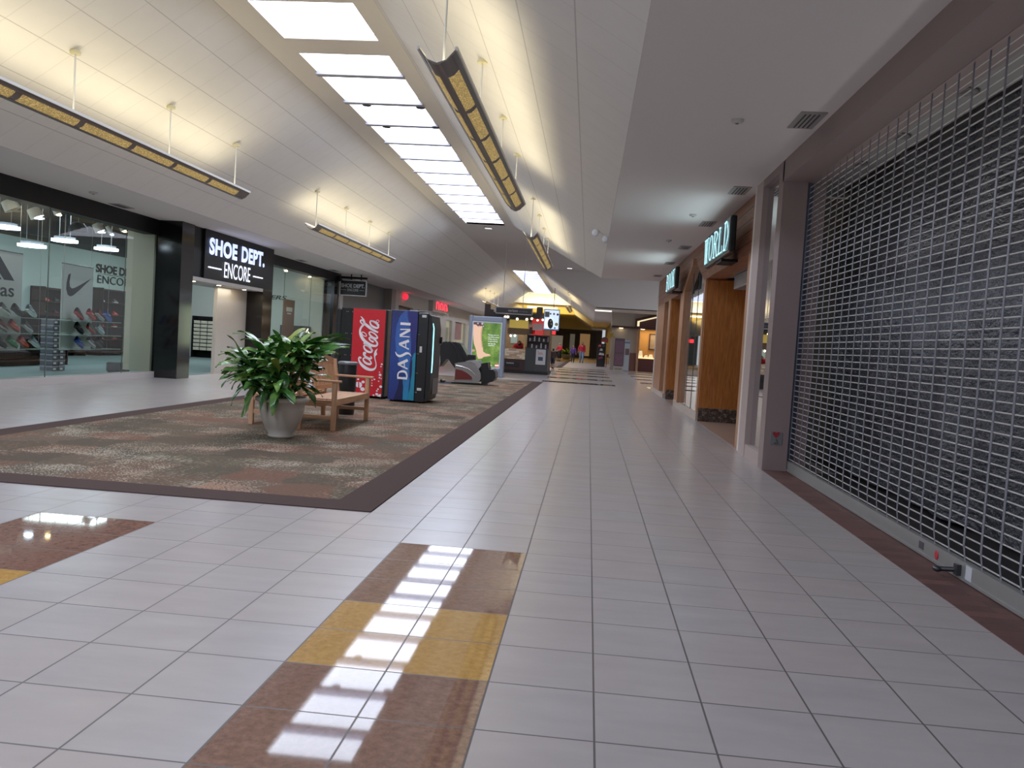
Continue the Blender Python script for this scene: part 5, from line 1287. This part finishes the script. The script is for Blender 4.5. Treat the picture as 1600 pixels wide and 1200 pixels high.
person('person', 'child in a purple jacket and dark leggings walking beside the man in red', (p.x, p.y, 0), PI, 1.46, (92, 56, 128), (38, 34, 44), (190, 142, 124), (112, 78, 60), dict(knR=(.06, .05, .29), anR=(.06, .06, .05), toR=(.065, .15, .03), elL=(-.155, .02, .63), wrL=(-.17, .09, .52), haL=(-.17, .12, .485)), longhair=True)
p = g(873.5, 565)
person('person', 'woman in a red top and black long skirt standing past the kiosk', (p.x, p.y, .008), PI*.8, 1.58, (206, 30, 44), (20, 20, 22), (186, 140, 120), (150, 140, 130), dict(elL=(-.16, .04, .65), wrL=(-.13, .16, .62), haL=(-.12, .21, .62), elR=(.16, .04, .65), wrR=(.2, .12, .60), haR=(.21, .17, .59)), skirt=True)
p = g(862.8, 576.5)
person('person', 'small child in grey shorts and brown top walking by the kiosk corner', (p.x, p.y, 0), -.3, 1.18, (96, 78, 70), (62, 66, 80), (196, 150, 126), (70, 50, 40), dict(WK), shorts=True)
person('person', 'kiosk attendant in a dark vest with red sleeves bending behind the tan counter', (-3.05, 37.35, 0), PI, 1.66, (190, 32, 44), (28, 28, 32), (150, 84, 72), (34, 26, 24),
       dict(spine=(0, .05, .62), chest=(0, .13, .71), neck=(0, .21, .765), jaw=(0, .245, .785), head=(0, .27, .82), crown=(0, .285, .865), nose=(0, .32, .79), shL=(-.105, .155, .745), shR=(.105, .155, .745), elL=(-.17, .22, .64), elR=(.17, .2, .64), wrL=(-.13, .33, .645), wrR=(.12, .33, .645), haL=(-.11, .38, .648), haR=(.10, .38, .648)))
tv = [o for o in COL.objects if o.get('label', '').startswith('kiosk attendant')][0]
c = MB(); c.ell((0, .15, 1.1), .16, .13, .2, 14, 8, Matrix.Rotation(-.55, 3, 'X')); c.build('vest', plain((22, 20, 24), .7), parent=tv)

# ------------------------------------------------------------------ far right: jeweller and stands
YJ = 53.0
BEI, BRN, GLD = plain((176, 166, 154), .6), plain((70, 40, 36), .5), plain((196, 170, 110), .5)
c = MB(); c.box(1.4, 3.0, YJ+.3, YJ+.4, 0, ZS); struct('wall_jeweller', c, plain((170, 158, 146), .6))
c = MB(); c.box(2.55, 3.0, YJ+.22, YJ+.3, 0, 1.15); struct('trim_40', c, plain((118, 74, 64), .5))
c = MB(); c.box(1.35, 6.5, YJ, YJ+1.3, 2.78, ZS); struct('wall_jeweller_header', c, BEI)
c = MB(); c.box(1.33, 6.5, YJ-.04, YJ, 2.68, 2.80).box(1.33, 6.5, YJ-.02, YJ+1.3, 2.68, 2.78); struct('trim_41', c, BRN)
c = MB(); c.prism([(2.85, 2.8), (2.85, 3.25), (4.6, 3.72), (5.9, 3.3), (5.9, 2.8)], 'y', YJ-.12, YJ-.04); struct('trim_42', c, plain((82, 48, 46), .5))
c = MB(); c.prism([(2.80, 2.8), (2.80, 3.28), (4.6, 3.80), (4.6, 3.70), (2.92, 3.2), (2.92, 2.8)], 'y', YJ-.2, YJ-.12); struct('trim_43', c, BRN)
c = MB(); c.prism([(3.02, 3.18), (4.6, 3.64), (4.6, 3.57), (3.02, 3.1)], 'y', YJ-.2, YJ-.12).box(2.93, 3.06, YJ-.16, YJ-.12, 2.84, 3.16); struct('trim_44', c, glow((240, 226, 180), .8, (220, 210, 170)))
c = MB(); c.box(3.0, 3.14, YJ, YJ+.2, 0, 2.7); struct('trim_45', c, plain((170, 128, 96), .5))
c = MB(); c.box(1.86, 2.0, YJ+.4, 100, 0, ZS); struct('wall_right_far', c, plain((140, 134, 128), .7))
c = MB(); c.box(3.0, 6.5, YJ+2.2, YJ+2.3, 0, 2.8); struct('wall_jeweller_back', c, plain((206, 150, 84), .6))
c = MB(); c.box(6.4, 6.5, YJ, YJ+2.2, 0, 2.8); struct('wall_jeweller_side', c, plain((206, 150, 84), .6))
t = thing('jewellery_counter', 'dark red jewellery counter with a lit glass top in the orange shop', 'counter', (4.2, YJ+.7, 0))
c = MB(); c.box(3.2, 5.9, YJ+.5, YJ+1.1, 0, .84); c.build('cabinet', plain((84, 36, 30), .4), parent=t)
c = MB(); c.box(3.18, 5.92, YJ+.46, YJ+1.12, .84, .9); c.build('lit_top', glow((255, 216, 140), 1.1, (240, 210, 150)), parent=t)
for k, (x, w, h, lab) in enumerate([(3.3, .3, .42, 'cream jewellery display bust at the left end of the lit counter'), (3.66, .25, .16, 'low cream jewellery tray beside the display bust'), (3.95, .3, .22, 'cream jewellery stand in the middle of the lit counter'), (4.3, .26, .18, 'cream jewellery stand at the right of the lit counter')]):
    tt = thing('jewellery_display', lab, 'display stand', (x, YJ+.75, .9), 'cream jewellery displays on the lit counter')
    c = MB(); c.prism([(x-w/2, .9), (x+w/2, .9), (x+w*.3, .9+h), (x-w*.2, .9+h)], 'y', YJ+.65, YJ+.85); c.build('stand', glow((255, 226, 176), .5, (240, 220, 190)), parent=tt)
    c = MB(); c.tube([(x+w*.25*math.cos(a), YJ+.64, .9+h*.55+h*.25*math.sin(a)) for a in [PI*j/5+PI for j in range(6)]], .008, 5); c.build('necklace', plain((196, 160, 90), .3, .8), parent=tt)
t = thing('wall_picture', 'dark framed picture on the orange back wall of the jeweller', 'picture', (4.1, YJ+2.1, 1.3))
pa_, pb = at(1013, 547, 1, YJ+2.15), at(1027, 522, 1, YJ+2.15)
c = MB(); c.box(pa_.x, pb.x+.1, YJ+2.13, YJ+2.2, pa_.z, pb.z); c.build('frame', BRN, parent=t)
c = MB(); c.box(pa_.x+.08, pb.x+.02, YJ+2.11, YJ+2.13, pa_.z+.09, pb.z-.09); c.build('print', plain((160, 140, 120), .5, var=.5, scale=4), parent=t)
area((4.4, YJ+1.2, 2.7), 2.5, 1.2, 70, (1, .72, .36), name='jeweller_light')
for x in (1.95, 3.3):
    t = thing('downlight', 'small lit downlight under the jeweller canopy, ' + ('left of the doorway post' if x < 2 else 'right of the doorway post'), 'ceiling light', (x, YJ+.1, 2.68), 'downlights under the jeweller canopy')
    c = MB(); c.lathe([(.13, 2.68), (.12, 2.655), (.001, 2.65)], x, YJ+.12); c.build('lamp', glow((255, 226, 170), 4), parent=t)
t = thing('ceiling_cove_lamp', 'long white lit cove at the far soffit left of the jeweller canopy', 'lamp', (.6, 50, 3.6))
pa_, pb = at(930, 484, 1, 51), at(956, 483, 1, 51)
c = MB(); c.box(pa_.x, pb.x, 50.9, 51.2, 3.56, ZS); c.build('lit_face', glow((255, 244, 216), 1.6, (230, 220, 200)), parent=t)
t = thing('sale_sign_stand', 'tall brown double-panel sign stand outside the jeweller', 'sign stand', (1.86, 51.6, 0))
c = MB(); c.box(1.58, 2.18, 51.55, 51.63, .28, 2.0); c.build('frame', plain((96, 78, 80), .5), parent=t)
for z0, z1 in ((.36, 1.08), (1.14, 1.84)): c = MB(); c.box(1.63, 2.13, 51.53, 51.55, z0, z1); c.build('poster_panel', plain((122, 88, 106), .5, var=.3, scale=7), parent=t)
c = MB(); c.box(1.6, 1.66, 51.5, 51.7, 0, .3).box(2.1, 2.16, 51.5, 51.7, 0, .3).box(1.58, 2.18, 51.4, 51.8, 0, .05).box(1.6, 2.16, 51.54, 51.6, .2, .28); c.build('feet', plain((190, 184, 176), .4), parent=t)
t = thing('hanging_star', 'gold foil star ornament hanging beside the brown sign stand', 'ornament', (1.4, 51.5, 2.1))
c = MB(); st_ = [(1.34+(.24 if k % 2 == 0 else .11)*math.sin(PI*k/4+.4), 2.13+(.2 if k % 2 == 0 else .1)*math.cos(PI*k/4+.4)) for k in range(8)]; c.prism(st_, 'y', 51.45, 51.58); c.build('star', plain((176, 140, 50), .25, .8), parent=t, bevel=.02)
c = MB(); c.tube([(1.34, 51.5, 2.3), (1.34, 51.5, ZS)], .006, 5); c.build('thread', plain((120, 110, 90), .5), parent=t)
t = thing('roll_up_banner', 'narrow pale blue roll-up banner right of the brown sign stand', 'banner', (2.36, 51.9, 0))
c = MB(); c.box(2.18, 2.52, 51.9, 51.92, .06, 1.9); c.build('cloth', plain((190, 200, 208), .6, var=.05), parent=t)
c = MB(); c.box(2.25, 2.5, 51.885, 51.9, 1.0, 1.4); c.build('portrait_print', plain((120, 96, 96), .6, var=.5, scale=6), parent=t)
c = MB(); c.box(2.18, 2.52, 51.885, 51.9, 1.72, 1.82); c.build('blue_band', plain((96, 130, 170), .5), parent=t)
c = MB(); c.box(2.16, 2.54, 51.8, 52.0, 0, .06); c.build('base', plain((150, 150, 154), .4), parent=t)
# dark rack, table and round sign
t = thing('merchandise_rack', 'narrow black merchandise rack with white and red packets', 'display rack', (.93, 60.2, 0))
c = MB(); c.box(.62, 1.22, 60.0, 60.4, 0, 1.66); c.build('rack', plain((26, 26, 28), .5), parent=t)
for k, (x, z, cl) in enumerate([(.78, 1.5, (200, 80, 90)), (1.06, 1.5, (60, 80, 78)), (.9, 1.22, (190, 190, 190)), (.85, .92, (214, 214, 214)), (1.02, .9, (190, 196, 196)), (.82, .62, (150, 50, 70)), (.96, .66, (130, 60, 80))]):
    c = MB(); c.prism([(x-.11, z-.07), (x+.11, z-.07), (x+.08, z+.07), (x-.04, z+.09)], 'y', 59.93, 60.0); c.build('packet', plain(cl, .5), parent=t)
t = thing('wooden_table', 'small brown wooden side table with dark items by the black rack', 'table', (1.5, 59.3, 0))
c = MB(); c.box(1.24, 1.8, 59.1, 59.6, .70, .76); c.build('table_top', plain((112, 64, 44), .5), parent=t)
for x in (1.28, 1.72):
    for y in (59.14, 59.52): c = MB(); c.box(x, x+.05, y, y+.05, 0, .7); c.build('leg', plain((112, 64, 44), .5), parent=t)
for x, lab in ((1.36, 'small dark box at the left of the wooden side table'), (1.62, 'small dark box at the right of the wooden side table')):
    tt = thing('small_box', lab, 'box', (x, 59.3, .76)); c = MB(); c.box(x-.08, x+.08, 59.2, 59.35, .76, .9); c.build('carton', plain((60, 44, 40), .5), parent=tt); c = MB(); c.box(x-.085, x+.085, 59.195, 59.355, .9, .93); c.build('lid', plain((80, 60, 54), .5), parent=tt)
t = thing('round_sign', 'small red and grey half-round sign above the black rack', 'sign', (1.12, 60.6, 1.85))
c = MB(); c.prism([(1.12+.24*math.cos(PI*k/12), 1.95+.2*math.sin(PI*k/12)) for k in range(13)], 'y', 60.5, 60.55); c.build('upper_half', plain((110, 84, 80), .5), parent=t)
c = MB(); c.box(.88, 1.36, 60.5, 60.55, 1.78, 1.95); c.build('lower_half', plain((176, 70, 62), .5), parent=t)
c = MB(); c.box(1.1, 1.14, 60.55, 60.6, 0, 1.8); c.build('post', KD_, parent=t)
c = MB(); c.box(1.8, 1.9, 62, 64, 0, ZS); struct('trim_46', c, plain((176, 170, 164), .6))
# far planter
p = g(884.5, 561.5)
t = thing('potted_plant', 'low leafy plant in a wide grey bowl far along the second carpet', 'potted plant', (p.x, p.y, .008))
c = MB(); c.lathe([(.3, 0), (.42, .1), (.55, .45), (.58, .5), (.5, .5), (.48, .42)], p.x, p.y, .008, 24); c.build('bowl', plain((120, 118, 114), .6), parent=t)
fo = MB(); random.seed(9)
for k in range(90): leaf(fo, (p.x+random.uniform(-.25, .25), p.y+random.uniform(-.25, .25), .5), random.uniform(0, 2*PI), random.uniform(.2, 1.2), random.uniform(.5, .9), .16, 1.2, False)
fo.build('foliage', LEAF, parent=t)
# left far: neon sign, wall panels, window prints
t = thing('neon_sign_box', 'grey sign box with glowing red letters above the far left shop fronts', 'sign', (-9.7, 53, 3.0))
c = MB(); c.box(-9.9, -9.62, 50.6, 56.3, 2.95, 3.62); c.build('box', plain((168, 160, 154), .5), parent=t)
c = MB(); c.flat([q for k in range(6) for q in ([[(k*.72, 0), (k*.72+.2, 0), (k*.72+.2, .46), (k*.72, .46)]]+([[(k*.72+.2, .4), (k*.72+.62, .0), (k*.72+.62, .1), (k*.72+.2, .46)]] if k % 2 else [[(k*.72+.2, .38), (k*.72+.5, .38), (k*.72+.5, .46), (k*.72+.2, .46)]]))], (-9.6, 51.6, 3.12), (0, 1, 0), (0, 0, 1)); c.build('red_letters', glow((255, 40, 60), 2.6, (200, 30, 40)), parent=t)
t = thing('red_beacon', 'small round red light on the brown panel above the vending machines', 'lamp', (-9.85, 46.2, 3.3))
p = at(633.5, 463.5, 0, -9.8); c = MB(); c.ell((-9.8, p.y, p.z), .16, .16, .16, 12, 8); c.build('lens', glow((255, 20, 40), 2.2, (180, 10, 20)), parent=t)
c = MB(); c.tube([(-9.92, p.y, p.z), (-9.85, p.y, p.z)], .12, 12); c.build('base', KD_, parent=t)
for px_a, pz, lab, cl in [((703, 722), (500, 530), 'figure poster in the pale shop window left of the advert light box', (150, 110, 110)), ((693, 701), (512, 545), 'faint grey print on the pale window just right of the vending machine', (150, 156, 136))]:
    a, b = at(px_a[0], pz[1], 0, -10.05), at(px_a[1], pz[0], 0, -10.05)
    t = thing('window_poster', lab, 'poster', (-10.05, (a.y+b.y)/2, a.z), 'posters in the pale windows')
    c = MB(); c.box(-10.09, -10.06, a.y, b.y, max(a.z, .9), b.z); c.build('sheet', plain(cl, .6, var=.35, scale=1.6), parent=t)
    if px_a[0] == 703:
        c = MB(); q = at(709, 511, 0, -10.04); c.flat([disc(q.y, q.z, .42, 16)], (-10.045, 0, 0), (0, 1, 0), (0, 0, 1)); c.build('red_hair_print', plain((170, 70, 50), .6), parent=t)
        c = MB(); c.flat([disc(q.y, q.z-.08, .27, 16)], (-10.035, 0, 0), (0, 1, 0), (0, 0, 1)); c.build('face_print', plain((220, 190, 160), .6), parent=t)
# pink panel by the white pilaster
t = thing('pink_panel', 'tall narrow pink sign panel at the foot of the white pilaster', 'sign', (-9.6, 31.9, 0))
pa_, pb = at(525, 570, 1, 31.5), at(532.5, 522, 1, 31.5)
c = MB(); c.box(pa_.x, pb.x, 31.5, 31.56, .06, pb.z); c.build('panel', plain((170, 24, 84), .5), parent=t)
c = MB(); c.box(pa_.x-.05, pb.x+.05, 31.4, 31.66, .0, .06); c.build('foot', KD_, parent=t)
# ------------------------------------------------------------------ roll-down grille
XG = 2.43
GAL = plain((196, 194, 192), .4, .15); GALD = plain((116, 118, 128), .45, .15)
t = thing('roll_down_grille', 'closed silver roll-down metal grille across the dark shop front', 'security grille', (XG, 6, .004))
c = MB(); y1 = 10.08; y0 = -1.2
z = 1.638-24*.062
while z < 3.36:
    c.tube([(XG, y0, z), (XG, y1, z)], .0052, 6, False); z += .062
c.build('horizontal_rods', GAL, parent=t)
c = MB(); y = 5.894+.229*18; dy = .229
while y > y0:
    c.box(XG-.008, XG-.005, y-.012, y+.012, .21, 3.36)
    c.add([(XG-.006, y-.045, .12), (XG-.006, y-.025, .12), (XG-.006, y+.012, .215), (XG-.006, y-.012, .215)], [(0, 1, 2, 3)])
    y -= dy
c.build('vertical_links', GALD, parent=t)
c = MB(); c.box(XG-.022, XG+.022, y0, y1, .012, .125).box(XG-.03, XG+.03, y0, y1, .012, .03); c.build('bottom_bar', plain((156, 156, 154), .4, .45), parent=t)
c = MB(); c.box(XG-.03, XG+.04, y1-.03, y1, .004, 3.36); c.build('side_track', plain((86, 92, 108), .4, .5), parent=t)
c = MB(); c.ell((XG-.024, at(1464, 868, 0, XG-.02).y, .07), .004, .03, .032, 12, 8); c.build('red_tag', plain((200, 44, 54), .5), parent=t)
c = MB(); q = at(1439, 856, 0, XG-.02); c.box(XG-.025, XG-.022, q.y-.05, q.y+.03, .05, .1); c.build('dark_sticker', plain((70, 66, 74), .5), parent=t)
c = MB(); q = at(1512, 898, 0, XG-.02); c.box(XG-.025, XG-.022, q.y-.06, q.y+.02, .03, .115); c.build('white_sticker', plain((205, 208, 216), .5), parent=t)
q = at(1483, 905, 0, XG-.06); c = MB(); c.tube([(XG-.13, q.y+.02, .045), (XG-.02, q.y-.03, .06)], .016, 8); c.ell((XG-.13, q.y+.02, .045), .03, .03, .02).box(XG-.05, XG-.02, q.y-.07, q.y-.02, .03, .1); c.build('lock_handle', plain((74, 76, 80), .3, .7), parent=t)
# plate with a red marker on the jamb
t = thing('switch_plate', 'grey wall plate with a small red heart sticker low on the pink jamb', 'wall plate', (2.26, 10.02, .38))
a, b = at(1203, 694, 1, 10.015), at(1223, 676, 1, 10.015)
c = MB(); c.box(a.x, b.x, 10.012, 10.02, a.z, b.z); c.build('plate', plain((112, 114, 116), .5), parent=t, bevel=.003)
a = at(1213, 680, 1, 10.0); k_ = .042
c = MB(); c.flat([[(a.x+x*k_, a.z+z*k_) for x, z in [(0, -.9), (.9, .1), (1., .6), (.6, .95), (.15, .8), (0, .55), (-.15, .8), (-.6, .95), (-1, .6), (-.9, .1)]]], (0, 10.006, 0), (1, 0, 0), (0, 0, 1)); c.build('red_heart', plain((150, 34, 44), .5), parent=t)
c = MB(); c.tube([(a.x, 10.0, a.z-.05), (a.x+.02, 9.99, a.z-.09), (a.x-.02, 9.995, a.z-.095)], .006, 6); c.build('key', plain((50, 48, 48), .4), parent=t)
# black plastic sheeting hanging behind the grille
PLS = MT('black_plastic_sheet'); x_, y_, z_ = PLS.pos(); V = PLS.tc.outputs['Object']
n1 = PLS.noise(PLS.vec(x_, y_*.8, z_*1.1), 1.6, 3, .5); n2 = PLS.noise(PLS.vec(x_, y_*9., z_*16.), 1.5, 3, .6)
PLS.set(col=PLS.mix(n1, lin((14, 14, 17)), lin((84, 87, 98))), rough=n2*.3+.16, spec=.6); PLS.bump(n1*.7+n2*.5, 1.0, .09); PLS = PLS.m
t = thing('plastic_sheet', 'wrinkled black plastic sheeting hung behind the metal grille', 'plastic sheet', (3.05, 5, .01))
random.seed(4)
def sheet(nm, ya, yb, x, ztop, zbot):
    c = MB(); ny, nz = 60, 26; vs = []
    for i in range(ny+1):
        for j in range(nz+1):
            yy = ya+(yb-ya)*i/ny; zz = zbot+(ztop-zbot)*j/nz
            vs.append((x+.05*math.sin(yy*3.1+zz*.6)+.03*math.sin(yy*7.3-zz*1.3+1)+.02*math.sin(zz*5+yy*2), yy, zz))
    c.add(vs, [(i*(nz+1)+j, (i+1)*(nz+1)+j, (i+1)*(nz+1)+j+1, i*(nz+1)+j+1) for i in range(ny) for j in range(nz)], True); c.build(nm, PLS, parent=t)
sheet('sheet_panel', 4.75, 11.0, 3.14, 3.48, .04); sheet('sheet_panel', -2.0, 4.6, 3.2, 3.48, .04)
c = MB(); c.box(3.09, 3.19, -2, 11.0, 3.46, 3.51); c.build('batten', plain((40, 38, 38), .7), parent=t)
c = MB(); c.box(3.0, 9, Y0, 11.6, -.02, .003).box(2.45, 3.0, Y0, 10.08, -.02, .003); struct('floor_closed_shop', c, plain((40, 38, 38), .6))
c = MB(); c.box(3.6, 3.7, Y0, 11.6, 0, 3.5); struct('wall_closed_shop', c, plain((26, 26, 28), .7))
# round recessed fittings in the bulkhead strip behind the grille
for k, yy in enumerate((5.6, 7.0, 8.4, 9.6)):
    tt = thing('ceiling_downlight', ['nearest', 'second', 'third', 'farthest'][k] + ' unlit round recessed fitting above the plastic sheet', 'ceiling light', (2.82, yy, 3.52), 'unlit round fittings behind the grille')
    c = MB(); c.lathe([(.10, 3.52), (.11, 3.505), (.08, 3.50), (.06, 3.515)], 2.82, yy, 0, 18); c.build('ring', plain((120, 116, 112), .5), parent=tt)
    c = MB(); c.lathe([(.001, 3.512), (.06, 3.51)], 2.82, yy, 0, 14); c.build('lamp', plain((92, 90, 88), .4), parent=tt)
area((2.66, 6, 1.9), .1, 8, 3, (.8, .86, 1), (1, 0, 0), name='closed_shop_fill'); area((2.8, 5, 2.3), .2, 9, 7, (1, .97, .95), (0, 0, 1), name='closed_shop_ceiling_fill')  # added fill lamps without fittings, brightening the sheet and bulkhead
# ------------------------------------------------------------------ lit sign boxes of the bookshop
LIT = glow((170, 236, 244), 1.4, (190, 230, 235)); 
for word, ya, yb, z0, z1, lab in [('WORLD', 14.95, 12.33, 2.84, 3.31, 'nearer dark sign box with lit serif letters on the wood header'), ('BOOK', 22.1, 19.95, 2.86, 3.31, 'farther dark sign box with lit serif letters on the wood header')]:
    t = thing('sign_box', lab, 'sign', (1.9, (ya+yb)/2, z0), 'sign boxes on the bookshop header')
    c = MB(); c.box(1.91, 2.0, min(ya, yb)-.02, max(ya, yb)+.02, z0-.03, z1+.03); c.build('box', plain((14, 18, 20), .35), parent=t, bevel=.02)
    c = MB(); c.box(1.904, 1.91, min(ya, yb), max(ya, yb), z0, z1); c.build('face', plain((18, 44, 62), .3), parent=t)
    c = MB(); c.flat(fit(serif_polys(word), ya-yb-.1, z1-z0-.03), (1.895, ya-.05, z0+.015), (0, -1, 0), (0, 0, 1)); c.build('lit_letters', LIT, parent=t)
    c = MB(); c.box(1.95, XB, min(ya, yb)+.9, min(ya, yb)+1.5, z0-.07, z0-.03); c.build('bracket', BLK, parent=t)
    area((1.85, (ya+yb)/2, (z0+z1)/2), .4, abs(ya-yb), 5.5, (.75, .93, 1), (-1, 0, .35), name='sign_glow')
# ------------------------------------------------------------------ world and colour management
w = bpy.data.worlds.new('world'); SC.world = w; w.use_nodes = True
w.node_tree.nodes['Background'].inputs[0].default_value = (.55, .58, .62, 1); w.node_tree.nodes['Background'].inputs[1].default_value = .6
SC.view_settings.view_transform = 'Standard'; SC.view_settings.look = 'None'; SC.view_settings.exposure = 0.3; SC.view_settings.gamma = 1.18
SC.cycles.use_denoising = True; SC.cycles.max_bounces = 8; SC.cycles.diffuse_bounces = 4; SC.cycles.glossy_bounces = 4; SC.cycles.transparent_max_bounces = 16
SC.cycles.sample_clamp_indirect = 6; SC.cycles.caustics_reflective = False; SC.cycles.caustics_refractive = False; SC.cycles.blur_glossy = .5
for o in list(COL.objects):
    for k in ('_w', '_local'):
        if k in o: del o[k]
